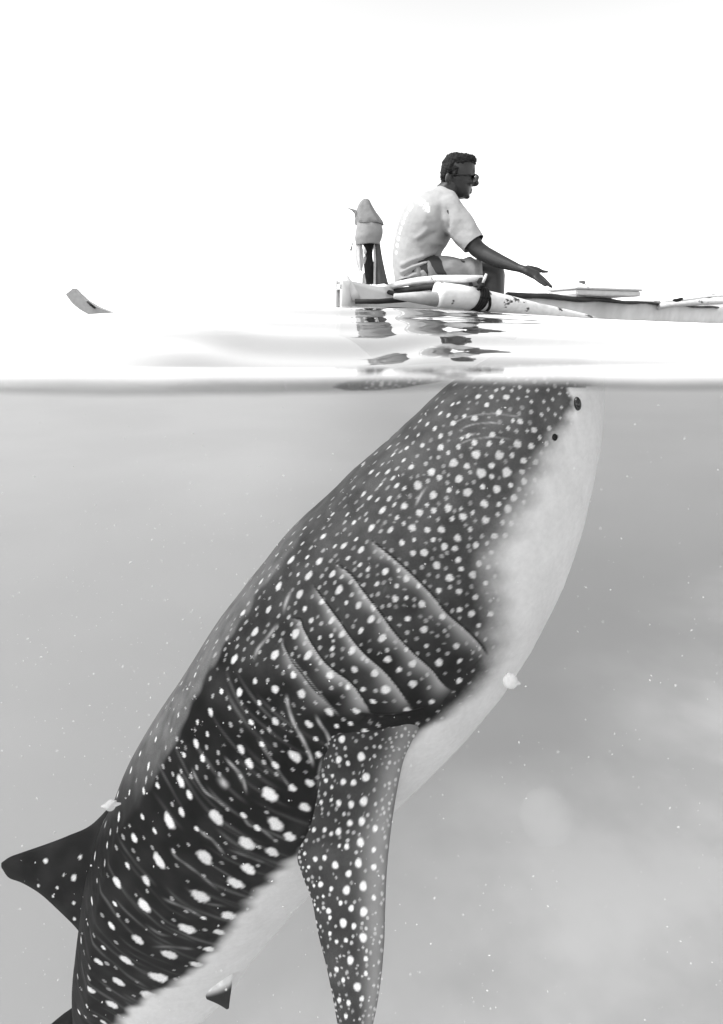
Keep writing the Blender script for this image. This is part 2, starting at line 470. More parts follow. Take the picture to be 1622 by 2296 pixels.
# --- colour pattern of the hide, found once on the near flank and repeated on the far one
PB = np.array([(868, 1288), (904, 1292), (945, 1286), (970, 1262), (985, 1250), (1031, 1228), (1077, 1205), (1128, 1180), (1174, 1154), (1199, 1140), (1240, 1108),
 (1270, 1103), (1311, 1106), (1377, 1112), (1420, 1106), (1476, 1104), (1545, 1062), (1592, 1010), (1634, 952), (1660, 925), (1760, 835), (1850, 752), (1912, 680), (1938, 640),
 (2004, 580), (2063, 536), (2117, 497), (2171, 442), (2213, 384), (2234, 340), (2266, 292), (2330, 240), (2420, 200), (2560, 165), (2760, 120)], float)
xb = np.interp(QY, PB[:, 0], PB[:, 1])
hf = np.interp(QY, [1500, 1700], [1.0, 0.3])
soft = np.interp(QY, [870, 930, 1050, 1250, 1420, 1500, 1650, 1900, 2300], [9, 20, 50, 62, 66, 40, 26, 22, 22])
pale = smooth01(-1, 1, (QX - xb - np.interp(QY, [1000, 1250, 1420, 1560, 1660], [0, 10, 22, 20, 6]) + 10 + 9 * vnoise(HALF * 9, 9) + 0.45 * hf * (7 * vnoise(HALF * 34, 19) + 4 * vnoise(HALF * 80, 29))) / soft)
up = (QY < 868)
pale = np.where(up, smooth01(0.55, 0.8, th / math.pi)[None, :] + 0 * pale, pale)

SPOTS_A = "530,437,20 636,437,20 715,388,18 432,476,20 335,510,18 555,520,22 670,515,22 600,482,14 455,545,18 276,575,20 343,612,18 496,605,20 625,590,18 740,465,15 797,467,14 735,515,13 743,557,15 790,325,14 855,322,11 727,290,13 633,253,14 525,277,15 665,183,14 540,180,14 580,218,12 600,182,10 428,213,10 373,257,11 410,262,11 433,297,13 318,300,12 286,287,10 350,320,12 375,358,12 295,395,13 375,403,15 228,405,11 147,405,12 165,440,10 228,357,10 277,350,9 247,488,14 213,465,10 143,512,13 72,510,13 33,483,10 85,430,10 98,525,9 118,480,8 163,543,11 113,567,9 182,577,13 215,585,10 33,613,13 63,628,13 97,637,10 150,627,12 122,680,16 172,660,9 215,663,16 286,692,17 347,683,13 410,670,17 412,592,12 370,535,14 408,430,10 490,488,14 455,400,11 525,383,14 605,347,14 497,352,11 470,365,9 590,385,12 645,383,10 775,400,14 842,385,12 813,360,10 820,428,10 690,440,12 695,290,9 675,320,9 760,330,8 820,262,9 850,237,8 880,260,8 905,275,7 910,230,7 480,265,10 455,205,9 357,228,9 385,200,8 620,155,9 650,143,9 690,155,8 725,140,9 760,155,8 800,155,8 850,155,8 718,187,8 755,180,7 775,205,8 830,203,8 870,190,8 900,170,7 935,160,6 945,180,6 685,573,12 568,655,17 700,625,16 630,655,11 675,678,18 475,712,17 575,728,17 520,690,10 425,718,11 465,672,9 648,738,11 628,705,10 690,737,12 790,550,11 835,517,9 848,460,9 745,650,10 780,600,8 560,582,12 600,532,12 450,600,8 315,655,9 452,802,16 378,768,16 320,768,14 250,762,17 155,768,13 70,760,16 183,712,10 213,740,9 345,812,11 390,842,16 203,825,13 437,850,14 302,868,17 255,872,13 260,815,9 530,840,15 505,768,11 612,793,15 663,793,12 580,828,10 452,900,14 597,870,12 545,920,15 587,930,12 360,928,17 470,940,12 415,978,18 518,968,17 575,1000,12 458,1040,14 530,1068,14 515,1138,16 595,1143,15 458,1118,13 545,1190,12 130,952,15 228,985,15 190,950,9 278,1015,12 95,1005,11 180,1018,11 175,1070,15 222,1068,9 293,1100,16 370,1035,13 228,1160,13 70,1160,17 15,1100,15 75,1100,10 25,1210,13 150,1160,9 300,1210,17 385,1150,15 25,855,15 55,940,11 20,920,10"
SPOTS_B = "727,120,13 650,85,9 765,28,10 830,30,9 860,62,11 815,160,14 870,130,9 932,82,12 833,212,10 710,228,16 660,207,9 775,165,9 592,220,17 530,200,10 640,150,8 590,150,9 665,290,18 620,285,8 465,312,13 537,335,18 628,368,18 495,432,15 385,448,13 437,528,18 650,425,12 275,515,8 235,570,10 350,645,18 522,625,20 610,535,20 663,628,18 183,710,10 295,782,11 370,785,16 522,772,17 633,793,18 437,735,12 125,745,9 88,815,9 110,880,9 250,868,18 330,853,10 455,832,12 522,905,18 598,710,14 668,918,18 422,912,14 187,1005,17 15,985,11 80,945,8 190,912,9 235,960,10 467,1005,13 375,1028,18 413,1085,18 605,1060,26 523,1098,16 710,1052,14 697,985,10 670,1170,18 120,1165,20 135,1055,10 210,1070,10 765,283,15 797,352,18 877,410,15 935,470,16 890,517,13 978,553,18 825,405,9 1000,645,16 945,425,12 765,480,14 675,480,12 725,400,14 810,535,14 765,600,11 850,605,16 860,688,15 760,545,9 713,550,8 755,710,16 950,705,17 995,773,20 895,772,12 1110,665,17 1110,748,18 1050,690,13 1220,655,18 1310,650,13 1297,590,15 1155,520,17 1033,383,17 990,270,16 955,322,11 1043,328,8 1190,828,16 1085,858,18 940,823,14 870,865,18 755,865,20 835,765,12 1305,735,15 1165,585,10 1085,600,10 905,952,17 808,975,16 785,925,11 845,920,11 795,1070,14 740,1160,9"
SPOTS_C = "587,12,14 527,65,9 557,110,11 492,125,10 735,30,20 690,75,10 765,80,11 675,172,24 712,218,14 593,185,10 538,203,9 442,217,10 487,210,7 382,307,8 448,303,12 635,320,24 683,282,14 583,353,10 535,300,9 503,383,14 330,357,10 402,407,9 357,447,11 480,487,10 597,468,25 440,545,17 548,542,16 345,617,11 365,540,6 433,630,9 544,635,25 418,712,14 305,765,9 390,792,8 370,845,14 518,762,20 475,840,22 343,952,14 444,920,20 422,1006,20 298,1035,9 327,1012,6 293,900,6 390,1072,11 330,705,5 812,305,26 905,48,20 938,100,18 1013,220,28 1107,78,28 1165,180,20 1097,193,15 1035,112,16 983,30,12 1145,267,20 1035,327,28 1090,375,22 925,400,28 1022,433,22 768,455,28 933,495,25 887,553,28 755,602,30 858,673,26 705,723,28 823,735,20 787,800,18 637,820,27 740,857,20 597,905,30 555,970,26 765,680,9 740,345,10 917,295,12 968,345,13"
FIN_SPOTS = "1285,10,14 1358,75,16 1273,87,13 1307,100,9 1375,153,16 1290,170,12 1330,172,11 1225,165,9 1247,190,7 1273,250,12 1320,255,13 1367,243,17 1207,247,8 1245,238,7 1315,325,12 1360,318,15 1180,350,9 1220,350,9 1272,357,13 1245,365,8 1355,397,16 1303,413,11 1275,410,7 1185,460,10 1220,455,10 1260,483,14 1347,475,16 1310,515,13 1145,440,7 1160,490,7 1205,555,11 1245,572,9 1302,577,16 1365,562,17 1405,490,12 1235,655,11 1280,625,9 1320,645,12 1367,658,17 1180,560,6 1290,700,16 1330,712,11 1365,755,17 1300,765,9 1240,680,8 1240,740,8 1265,770,8 1317,840,15 1265,875,10 1375,835,10 1343,940,16 1375,890,9 1290,915,9 1275,990,9 1360,985,10 1310,1000,10 1300,1050,9 1405,605,10 1410,345,12 1405,425,10 1195,650,6 1215,600,6"
def read(s, ox, oy, k):
    return [(ox + k * float(a), oy + k * float(b), k * float(r)) for a, b, r in (q.split(',') for q in s.split())]
A_ = read(SPOTS_A, 797.3, 797.3, 0.5084)
B_ = read(SPOTS_B, 341.7, 1139.0, 0.5267)
C_ = read(SPOTS_C, 0, 1651.6, 0.5969)
spots = []
for q in A_ + B_ + C_:
    if all(math.hypot(q[0] - p[0], q[1] - p[1]) > 0.8 * max(q[2], p[2]) for p in spots):
        spots.append(q)
big = list(spots)
weights = [1.0] * len(spots)
# small faint spots between the big ones
xl = lambda y: np.interp(y, sp[:, 1], sp[:, 0])
tries = 0
allp = np.array([(a, b, c) for a, b, c in spots])
def cand():
    while True:
        y = rng.uniform(820, 2290)
        if rng.random() > (1.0 if y < 1480 else 0.2 if y < 1750 else 0.04): continue
        return rng.uniform(xl(y) + 4, np.interp(y, PB[:, 0], PB[:, 1]) + 10), y
for k in range(620):
    best = None
    for c_ in range(14):                           # keep the one that fills the widest gap
        x, y = cand()
        g_ = (np.hypot(allp[:, 0] - x, allp[:, 1] - y) - allp[:, 2]).min()
        if best is None or g_ > best[0]: best = (g_, x, y)
    g_, x, y = best
    if g_ < 4.2: continue
    r = min(g_ - 1.6, rng.uniform(3.2, 5.6))
    allp = np.vstack([allp, (x, y, r)]); spots.append((x, y, r)); weights.append(rng.uniform(0.28, 0.62))
spot = np.zeros((NR, NH))
flatx, flaty = QX.ravel(), QY.ravel()
jit = np.random.default_rng(5); rough_ = vnoise(HALF0 * 55, 51)
for (x, y, r), w in zip(spots, weights):
    band = np.where((np.abs(QY[:, NH // 2] - y) < 260))[0]
    if len(band) == 0: continue
    a, b = band[0], band[-1] + 1
    dd = (QX[a:b] - x) ** 2 + (QY[a:b] - y) ** 2
    i, j = np.unravel_index(np.argmin(dd), dd.shape)
    if dd[i, j] > 400: continue
    i += a
    cpt = HALF0[i, j]
    e_t = TA[i, j] / np.linalg.norm(TA[i, j]); e_c = TC[i, j] - e_t * (TC[i, j] @ e_t); e_c = e_c / np.linalg.norm(e_c)
    tl = 0.25 * float(smooth01(1500, 1750, y)); e_c, e_t = e_c * math.cos(tl) + e_t * math.sin(tl), e_t * math.cos(tl) - e_c * math.sin(tl)
    rm = r * cpt[1] / FPX * (0.90 + 0.26 * float(smooth01(1500, 1800, y)))
    asp = 1.0
    if y > 1560: asp = 1.45                       # stretched along the body's own stripes
    elif y < 1500 and x < 900 - (y - 1000) * 0.1: asp = 0.8
    lo = max(0, i - 60); hi = min(NR, i + 61)
    df = HALF0[lo:hi] - cpt
    p_t = df @ e_t; p_c = df @ e_c
    off = np.abs(df @ np.cross(e_t, e_c))
    ph = jit.random() * 6.28
    ang = np.arctan2(p_t, p_c)
    wob = 1 + 0.05 * np.sin(3 * ang + ph) + 0.04 * np.sin(5 * ang + 2 * ph) + 0.05 * np.sin(2 * ang + 1.7 * ph)
    rr = np.sqrt((p_c / min(asp, 1)) ** 2 + (p_t * asp) ** 2) / (rm * wob)
    ww = w * jit.uniform(0.8, 1.0) * (0.80 + 0.20 * float(smooth01(1350, 1750, y)))
    rr = rr * (1 + 0.10 * rough_[lo:hi])
    val = ww * smooth01(1.28, 0.72, rr)
    val = np.where(off < 0.15, val, 0)
    spot[lo:hi] = np.maximum(spot[lo:hi], val)
# thin pale stripes across the flank
def P4(s, ox, oy, k): return [(ox + k * a, oy + k * b) for a, b in s]
cb = (341.7, 1139.0, 0.5267); cc = (0, 1651.6, 0.5969)
ST = [(P4([(570, 785), (578, 840), (600, 910), (640, 985), (670, 1050), (688, 1110)], *cb), 5.5, .62), (P4([(690, 870), (715, 920), (745, 965), (762, 1030), (745, 1110)], *cb), 5, .55),
 (P4([(300, 1050), (330, 1085), (360, 1120), (390, 1180)], *cb), 5, .4), (P4([(600, 335), (570, 400), (556, 460)], *cb), 6, .42), (P4([(540, 480), (500, 540), (450, 600), (430, 660)], *cb), 6, .36),
 (P4([(455, 960), (475, 1010), (505, 1070), (560, 1150)], *cb), 4, .28), (P4([(280, 1125), (300, 1160), (330, 1189)], *cb), 9, .7), (P4([(560, 545), (560, 600), (640, 700), (720, 800), (800, 890)], *cb), 3.5, .3),
 (P4([(720, 110), (735, 150), (770, 205), (810, 235), (862, 275)], *cc), 4.5, .3), (P4([(845, 75), (880, 115), (910, 150), (930, 225)], *cc), 5, .36), (P4([(635, 410), (660, 450), (700, 480), (760, 525), (830, 585)], *cc), 4.5, .22),
 (P4([(735, 335), (770, 370), (800, 390), (850, 450)], *cc), 5, .3), (P4([(905, 280), (935, 330), (985, 350), (1050, 405)], *cc), 5, .24), (P4([(600, 600), (640, 620), (710, 650), (785, 692)], *cc), 5, .2),
 (P4([(960, 0), (1000, 60), (1040, 120), (1100, 205)], *cc), 4, .24), (P4([(1215, 60), (1200, 130), (1195, 200)], *cc), 4, .3), (P4([(815, 145), (835, 170), (862, 198)], *cc), 11, .85),
 (P4([(540, 700), (600, 740), (650, 752)], *cc), 5, .15), (P4([(690, 560), (760, 620), (860, 640)], *cc), 5, .13), (P4([(850, 420), (930, 450), (1010, 480)], *cc), 5, .14), (P4([(560, 790), (640, 790), (740, 800)], *cc), 5, .14),
 ([(962, 1087), (945, 1108), (928, 1142)], 5, .5), ([(897, 1106), (880, 1130)], 4, .45), ([(1020, 985), (1048, 976), (1075, 972)], 4, .5), ([(1025, 965), (1060, 952), (1100, 948), (1130, 952)], 3, .35), ([(865, 1160), (852, 1190)], 4, .4), ([(868, 1312), (860, 1330)], 4, .5),
 ([(1000, 960), (1040, 938), (1090, 928), (1140, 930), (1180, 942)], 3, .28), ([(1020, 1000), (1060, 985), (1110, 980), (1150, 985)], 3, .28)]
streak = np.zeros((NR, NH))
for poly, wd, w in ST:
    pp = catmull(poly, 30)
    box = (QX > pp[:, 0].min() - 30) & (QX < pp[:, 0].max() + 30) & (QY > pp[:, 1].min() - 30) & (QY < pp[:, 1].max() + 30)
    d, s, run, tot = seg_field(pp, QX[box], QY[box])
    tap = smooth01(-0.5, 26, run) * smooth01(-0.5, 26, tot - run + 1)
    brk = 0.75 + 0.25 * np.sin(run * 0.13 + len(poly))
    streak[box] = np.maximum(streak[box], w * tap * brk * np.exp(-(d / (wd * 0.56)) ** 2))
II = np.arange(NR)[:, None]; JJ = np.linspace(0, 1, NH)[None, :]
ds_ = tt[1] - tt[0]; r5 = np.random.default_rng(8); s0 = 1.30
while s0 < tt[-1] - 0.1:                          # faint broken bars round the body, between the rows of spots
    j0 = r5.uniform(0.18, 0.5); j1 = j0 + r5.uniform(0.12, 0.32); a_, f_, p_ = r5.uniform(.006, .02), r5.uniform(5, 11), r5.random() * 6.28
    wv = r5.uniform(0.004, 0.0075); k_ = r5.uniform(0.03, 0.10)
    ln = np.exp(-((II * ds_ - s0 - 0.62 * (JJ - 0.3) - a_ * np.sin(f_ * JJ + p_)) / wv) ** 2) * smooth01(j0, j0 + .05, JJ) * smooth01(j1, j1 - .05, JJ) * (0.7 + 0.3 * np.sin(40 * JJ + p_))
    streak = np.maximum(streak, k_ * ln); s0 += r5.uniform(0.02, 0.04)
spot = np.maximum(spot, streak) * (1 - 0.75 * pale) * (1 - 0.0 * slit)
tone = smooth01(900, 1700, QY)                     # weaker light towards the tail, painted in as darker hide
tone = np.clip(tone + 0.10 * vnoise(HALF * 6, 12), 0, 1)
rp = catmull(RIDGES[0][0], 60)                     # top light painted as a paler strip from back line to first ridge
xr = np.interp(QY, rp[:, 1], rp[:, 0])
painted_toplight = smooth01(7, -7, QX - xr + 5 * vnoise(HALF * 12, 14)) * smooth01(1060, 1330, QY) * smooth01(1860, 1600, QY)
scar = np.zeros((NR, NH))
# dark lip line, spiracle pit
d, s, run, tot = seg_field([(1243, 983), (1247, 979)], QX, QY); slit = np.maximum(slit, smooth01(7, 3, d))

# whole ring: near half, then the far half mirrored
FAR = HALF - 2 * ((HALF - CEN[:, None, :]) * E2[:, None, :]).sum(-1)[..., None] * E2[:, None, :]
def ring(h, f=None):
    f = h if f is None else f
    return np.concatenate([h, f[:, -2:0:-3]], axis=1)
BV = ring(HALF, FAR); M2 = BV.shape[1]
verts = [BV.reshape(-1, 3)]; quads = [grid_faces(NR, M2, wrap=True)[:, ::-1]]
def body_d(x, y):
    dd = (QX - x) ** 2 + (QY - y) ** 2
    return float(HALF[np.unravel_index(np.argmin(dd), dd.shape)][1])
at = {k: [ring(v).ravel()] for k, v in dict(spot=spot, pale=pale, slit=slit, flap=flap, tone=tone, painted_toplight=painted_toplight).items()}
off = NR * M2
# caps: two centre points fanned with doubled corners
for ri, cpt in ((0, CEN[0] - AX[0] * 0.012), (NR - 1, CEN[-1] + AX[-1] * 0.02)):
    inner = BV[ri] * 0.5 + cpt * 0.5
    verts.append(inner); verts.append(cpt + (BV[ri] - CEN[ri]) * 0.02)
    a = ri * M2 + np.arange(M2); a2 = ri * M2 + (np.arange(M2) + 1) % M2
    b = off + np.arange(M2); b2 = off + (np.arange(M2) + 1) % M2; c_ = b + M2; c2 = b2 + M2
    q = np.concatenate([np.stack([a, a2, b2, b], -1), np.stack([b, b2, c2, c_], -1)])
    quads.append(q if ri == 0 else q[:, ::-1])
    for k in at: at[k].append(np.tile(at[k][0].reshape(NR, M2)[ri], 2))
    off += 2 * M2

def fin(Lp, Tp, D, thick, nvec, ns, nc, spots=(), base_pale=None, tonev=0.7, mirror=None, lead_pale=0.0, fill=0):
    """a fin grown out of the body: leading edge, trailing edge, distance and thickness along its span"""
    global off
    Lp = catmull(Lp, ns); Tp = catmull(Tp, ns)
    D2 = D[1] if isinstance(D, tuple) else D; D = D[0] if isinstance(D, tuple) else D
    D = catmull(np.array(D, float)[:, None], ns)[:, 0]; D2 = catmull(np.array(D2, float)[:, None], ns)[:, 0]; tk = catmull(np.array(thick, float)[:, None], ns)[:, 0]
    u = (1 - np.cos(np.linspace(0, math.pi, nc))) / 2
    px = Lp[:, None, 0] + (Tp[:, None, 0] - Lp[:, None, 0]) * u; py = Lp[:, None, 1] + (Tp[:, None, 1] - Lp[:, None, 1]) * u
    base = UA(px, py, D[:, None] + (D2 - D)[:, None] * u)
    nv = np.array(nvec, float); nv /= np.linalg.norm(nv)
    prof = (u ** 0.5) * (1 - u) ** 0.85 * 2.2
    h = tk[:, None] * prof[None, :]
    front = base + nv * h[..., None]; back = base - nv * h[..., None]
    qx, qy = PROJ(front)
    sp_ = np.zeros(qx.shape); r3 = np.random.default_rng(21)
    lst = [(x, y, r, 0.9) for x, y, r in spots]
    pts = np.array([(x, y, r) for x, y, r, w in lst]) if lst else np.zeros((0, 3))
    tries = 0
    while fill and tries < 6000 and len(lst) < len(spots) + fill:
        tries += 1
        i, j = r3.integers(0, ns), r3.integers(int(nc * .12), nc)
        x, y, r = qx[i, j], qy[i, j], r3.uniform(2.2, 4.6)
        if len(pts) and (np.hypot(pts[:, 0] - x, pts[:, 1] - y) < pts[:, 2] + r + 1.6).any(): continue
        pts = np.vstack([pts, (x, y, r)]); lst.append((x, y, r, r3.uniform(0.25, 0.65)))
    for x, y, r, w in lst:
        d = np.hypot((qx - x), (qy - y) * 0.80) / (r * 0.80)
        a_ = np.arctan2(qy - y, qx - x); p_ = r3.random() * 6.28
        d = d / (1 + 0.05 * np.sin(3 * a_ + p_) + 0.06 * np.sin(2 * a_ + 2 * p_))
        sp_ = np.maximum(sp_, w * smooth01(1.3, 0.68, d))
    sp_ = np.minimum(sp_, 1)
    pl = np.zeros(qx.shape) + lead_pale * np.exp(-((u - 0.12) / 0.2) ** 2)[None, :]
    if base_pale is not None: pl = np.maximum(pl, base_pale(np.linspace(0, 1, ns))[:, None] + 0 * qx)
    v = np.concatenate([front, back[:, -2:0:-1]], 1)
    m2 = v.shape[1]
    def rg(a): return np.concatenate([a, a[:, -2:0:-1]], 1)
    tn = np.clip(tonev + (0.45 * np.exp(-np.linspace(0, 1, ns) / 0.16)[:, None] if fill else 0) + 0.1 * vnoise(front * 8, 31), 0, 1)
    data = dict(spot=rg(sp_).ravel(), pale=rg(pl).ravel(), slit=np.zeros(v.shape[0] * m2), flap=np.zeros(v.shape[0] * m2), tone=rg(tn).ravel(), painted_toplight=np.zeros(v.shape[0] * m2))
    for mir in ((None,) if mirror is None else (None, mirror)):
        vv = v.reshape(-1, 3).copy()
        q = grid_faces(ns, m2, wrap=True, off=off)
        if mir is not None:
            vv[:, 1] = 2 * mir - vv[:, 1]; q = q[:, ::-1]
        verts.append(vv); quads.append(q)
        tipq = np.array([[off + (ns - 1) * m2 + k, off + (ns - 1) * m2 + k + 1, off + (ns - 1) * m2 + m2 - k - 2 + 0, off + (ns - 1) * m2 + (m2 - k - 1) % m2] for k in range(0, nc - 2)])
        quads.append(tipq if mir is None else tipq[:, ::-1])
        for k in at: at[k].append(data[k])
        off += len(vv)

fs_ = read(FIN_SPOTS, 0, 1651.6, 0.5969)
fs_ += [(x, y, r) for x, y, r in read("890,1060,16 835,1090,8 815,1165,10 855,1170,12 912,1145,16 767,1140,8", *cb)]
fin([(905, 1570), (940, 1622), (922, 1665), (905, 1705), (890, 1775), (877, 1860), (868, 1950), (864, 2040), (862, 2110), (854, 2200), (838, 2290), (812, 2370), (792, 2410)],
    [(770, 1590), (748, 1640), (728, 1690), (716, 1760), (697, 1850), (668, 1915), (678, 1962), (700, 2020), (713, 2090), (735, 2180), (756, 2290), (768, 2370), (784, 2412)],
    ([1.95, 1.922, 1.928, 1.925, 1.91, 1.89, 1.873, 1.857, 1.84, 1.825, 1.81, 1.795, 1.79], [1.95, 1.908, 1.914, 1.922, 1.95, 1.98, 1.965, 1.93, 1.90, 1.868, 1.835, 1.80, 1.79]), [0.02, 0.022, 0.026, 0.030, 0.032, 0.031, 0.028, 0.025, 0.022, 0.019, 0.015, 0.009, 0.003],
    (0.16, -1, 0.12), 300, 110, fs_, tonev=0.55, mirror=2.40, lead_pale=0.26, fill=330)
fin([(300, 1745), (262, 1790), (205, 1850), (150, 1876), (100, 1895), (50, 1912), (22, 1922), (4, 1934)],
    [(215, 2140), (188, 2110), (172, 2082), (130, 2040), (90, 2004), (50, 1980), (20, 1968), (4, 1946)],
    [2.45] * 8, [0.075, 0.065, 0.05, 0.038, 0.028, 0.02, 0.012, 0.003], (0, -1, 0.05), 130, 70, read("278,530,12 172,467,10 302,452,8 280,685,7 278,625,7 215,568,6 145,560,6 240,520,5 200,600,5", 0, 1651.6, 0.5969), tonev=0.95)
fin([(190, 2240), (160, 2262), (140, 2276), (118, 2294), (100, 2312), (92, 2324)], [(190, 2420), (165, 2400), (150, 2392), (120, 2370), (100, 2345), (92, 2328)], [2.64] * 6, [0.04, 0.03, 0.024, 0.017, 0.009, 0.002], (0, -1, 0), 60, 40, tonev=1.0)
pel_sp = read("825,922,17 787,947,10 850,950,5", 0, 1651.6, 0.5969)
fin([(506, 2160), (522, 2182), (521, 2200), (519, 2220), (516, 2242), (514, 2260)], [(425, 2215), (432, 2226), (440, 2233), (462, 2240), (490, 2252), (508, 2263)],
    [2.30, 2.285, 2.29, 2.30, 2.31, 2.32], [0.012, 0.014, 0.014, 0.011, 0.007, 0.002], (0.1, -1, -0.1), 90, 60, pel_sp, base_pale=lambda s: smooth01(0.55, 0.28, s), tonev=0.9, mirror=2.58)
# tail fin, below the frame
fin([(110, 2640), (70, 2720), (-10, 2830), (-90, 2930), (-130, 2980)], [(160, 2790), (110, 2850), (50, 2890), (-40, 2960), (-124, 2990)], [2.9, 2.95, 3.0, 3.05, 3.1], [0.05, 0.04, 0.03, 0.018, 0.003], (0, -1, 0), 60, 30, tonev=1.0)
fin([(150, 2690), (190, 2780), (220, 2860), (235, 2900)], [(90, 2800), (130, 2860), (190, 2890), (228, 2908)], [2.93, 2.97, 3.0, 3.02], [0.05, 0.035, 0.018, 0.003], (0, -1, 0), 50, 30, tonev=1.0)

me = np_mesh('body', np.concatenate(verts), np.concatenate(quads))
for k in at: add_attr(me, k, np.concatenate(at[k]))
m = bpy.data.materials.new('spotted_hide'); m.use_nodes = True
nt = m.node_tree; b = nt.nodes['Principled BSDF']
b.inputs['Roughness'].default_value = 0.55; b.inputs['Specular IOR Level'].default_value = 0.04
def attr(n):
    a = nt.nodes.new('ShaderNodeAttribute'); a.attribute_name = n; return a.outputs['Fac']
def mixf(fac, a, bb):
    x = nt.nodes.new('ShaderNodeMix'); x.data_type = 'FLOAT'
    for sock, v in ((x.inputs['Factor'], fac), (x.inputs['A'], a), (x.inputs['B'], bb)):
        if isinstance(v, (int, float)): sock.default_value = v
        else: nt.links.new(v, sock)
    return x.outputs['Result']
tc = nt.nodes.new('ShaderNodeTexCoord')
def noise(scale, detail, lo, hi):
    n = nt.nodes.new('ShaderNodeTexNoise'); n.inputs['Scale'].default_value = scale; n.inputs['Detail'].default_value = detail
    nt.links.new(tc.outputs['Object'], n.inputs['Vector'])
    r = nt.nodes.new('ShaderNodeMapRange'); r.inputs['From Min'].default_value = 0.25; r.inputs['From Max'].default_value = 0.75
    r.inputs['To Min'].default_value = lo; r.inputs['To Max'].default_value = hi
    nt.links.new(n.outputs['Fac'], r.inputs['Value']); return r.outputs[0], n.outputs['Fac']
def mul(a, bb):
    x = nt.nodes.new('ShaderNodeMath'); x.operation = 'MULTIPLY'
    for sock, v in ((x.inputs[0], a), (x.inputs[1], bb)):
        if isinstance(v, (int, float)): sock.default_value = v
        else: nt.links.new(v, sock)
    return x.outputs[0]
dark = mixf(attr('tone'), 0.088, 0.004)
mot, raw = noise(14, 8, 0.6, 1.4)
fine, rawf = noise(260, 3, 0.80, 1.2)
dark = mixf(mul(attr('painted_toplight'), 0.9), dark, 0.14)  # top light on the upper back mixed into the hide colour
dark = mul(mul(dark, mot), fine)
dark = mixf(mul(attr('flap'), 0.9), dark, 0.46)
palec, _ = noise(7, 9, 0.77, 0.84)
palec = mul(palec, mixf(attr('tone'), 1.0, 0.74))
palec = mul(palec, noise(60, 6, 0.94, 1.05)[0])
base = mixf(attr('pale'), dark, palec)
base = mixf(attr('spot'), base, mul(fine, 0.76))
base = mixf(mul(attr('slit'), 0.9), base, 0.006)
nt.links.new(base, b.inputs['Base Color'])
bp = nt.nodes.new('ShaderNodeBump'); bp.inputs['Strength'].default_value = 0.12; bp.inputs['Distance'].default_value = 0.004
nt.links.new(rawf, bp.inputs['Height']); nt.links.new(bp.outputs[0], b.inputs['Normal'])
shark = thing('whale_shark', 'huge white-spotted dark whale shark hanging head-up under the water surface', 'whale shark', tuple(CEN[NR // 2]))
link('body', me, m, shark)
# eye on the side of the head, with its pale rim
def at_px(x, y):
    dd = (QX - x) ** 2 + (QY - y) ** 2
    i, j = np.unravel_index(np.argmin(dd), dd.shape)
    return Vector(HALF[i, j]), Vector(NRM[i, j])
def disc_ball(name, x, y, rx, rz, depth, mat, parent):
    p, n = at_px(x, y)
    bm = bmesh.new(); bmesh.ops.create_uvsphere(bm, u_segments=28, v_segments=16, radius=1)
    q = n.to_track_quat('Z', 'Y').to_matrix().to_4x4()
    bm.transform(Matrix.Translation(p) @ q @ Matrix.Diagonal((rx, rz, depth, 1)))
    me_ = bpy.data.meshes.new(name); bm.to_mesh(me_); bm.free(); smooth_mesh(me_)
    return link(name, me_, mat, parent)
M_eye = material('eye_black', 0.012, 0.15, 0.5)
M_pit = material('pit_dark', 0.012, 0.8, 0.1)
e = disc_ball('eye', 1295, 905, 0.0125, 0.022, 0.012, M_eye, shark)
disc_ball('spiracle', 1245, 981, 0.009, 0.011, 0.005, M_pit, shark)
# ------------------------------------------------------------------ outrigger boat
def chip_paint(name, col, chip, thr, scale, stretch=(1, 1, 1)):
    """paint with flaked-off patches that show the dark wood"""
    m = bpy.data.materials.new(name); m.use_nodes = True
    nt = m.node_tree; b = nt.nodes['Principled BSDF']; b.inputs['Roughness'].default_value = 0.55; b.inputs['Specular IOR Level'].default_value = 0.25
    tc = nt.nodes.new('ShaderNodeTexCoord'); mp = nt.nodes.new('ShaderNodeMapping'); mp.inputs['Scale'].default_value = stretch
    nt.links.new(tc.outputs['Object'], mp.inputs[0])
    n = nt.nodes.new('ShaderNodeTexNoise'); n.inputs['Scale'].default_value = scale; n.inputs['Detail'].default_value = 5; n.inputs['Roughness'].default_value = 0.6
    nt.links.new(mp.outputs[0], n.inputs['Vector'])
    r = nt.nodes.new('ShaderNodeMapRange'); r.inputs['From Min'].default_value = thr; r.inputs['From Max'].default_value = thr + 0.035
    r.inputs['To Min'].default_value = col; r.inputs['To Max'].default_value = chip
    nt.links.new(n.outputs['Fac'], r.inputs['Value'])
    n2 = nt.nodes.new('ShaderNodeTexNoise'); n2.inputs['Scale'].default_value = scale * 2.7; n2.inputs['Detail'].default_value = 4
    nt.links.new(mp.outputs[0], n2.inputs['Vector'])
    r2 = nt.nodes.new('ShaderNodeMapRange'); r2.inputs['From Min'].default_value = 0.3; r2.inputs['From Max'].default_value = 0.7; r2.inputs['To Min'].default_value = 0.86; r2.inputs['To Max'].default_value = 1.05
    nt.links.new(n2.outputs['Fac'], r2.inputs['Value'])
    mu = nt.nodes.new('ShaderNodeMath'); mu.operation = 'MULTIPLY'
    nt.links.new(r.outputs[0], mu.inputs[0]); nt.links.new(r2.outputs[0], mu.inputs[1]); nt.links.new(mu.outputs[0], b.inputs['Base Color'])
    return m
M_hull = material('hull_paint', 0.6, 0.5, 0.25, 0.14, 6)
M_white = chip_paint('flaking_white_paint', 0.80, 0.05, 0.60, 13.0, (0.8, 1, 1.6))
M_pole = chip_paint('weathered_white_pole', 0.72, 0.10, 0.66, 16.0)
M_grey = material('grey_tip', 0.42, 0.5, 0.25, 0.2, 25)
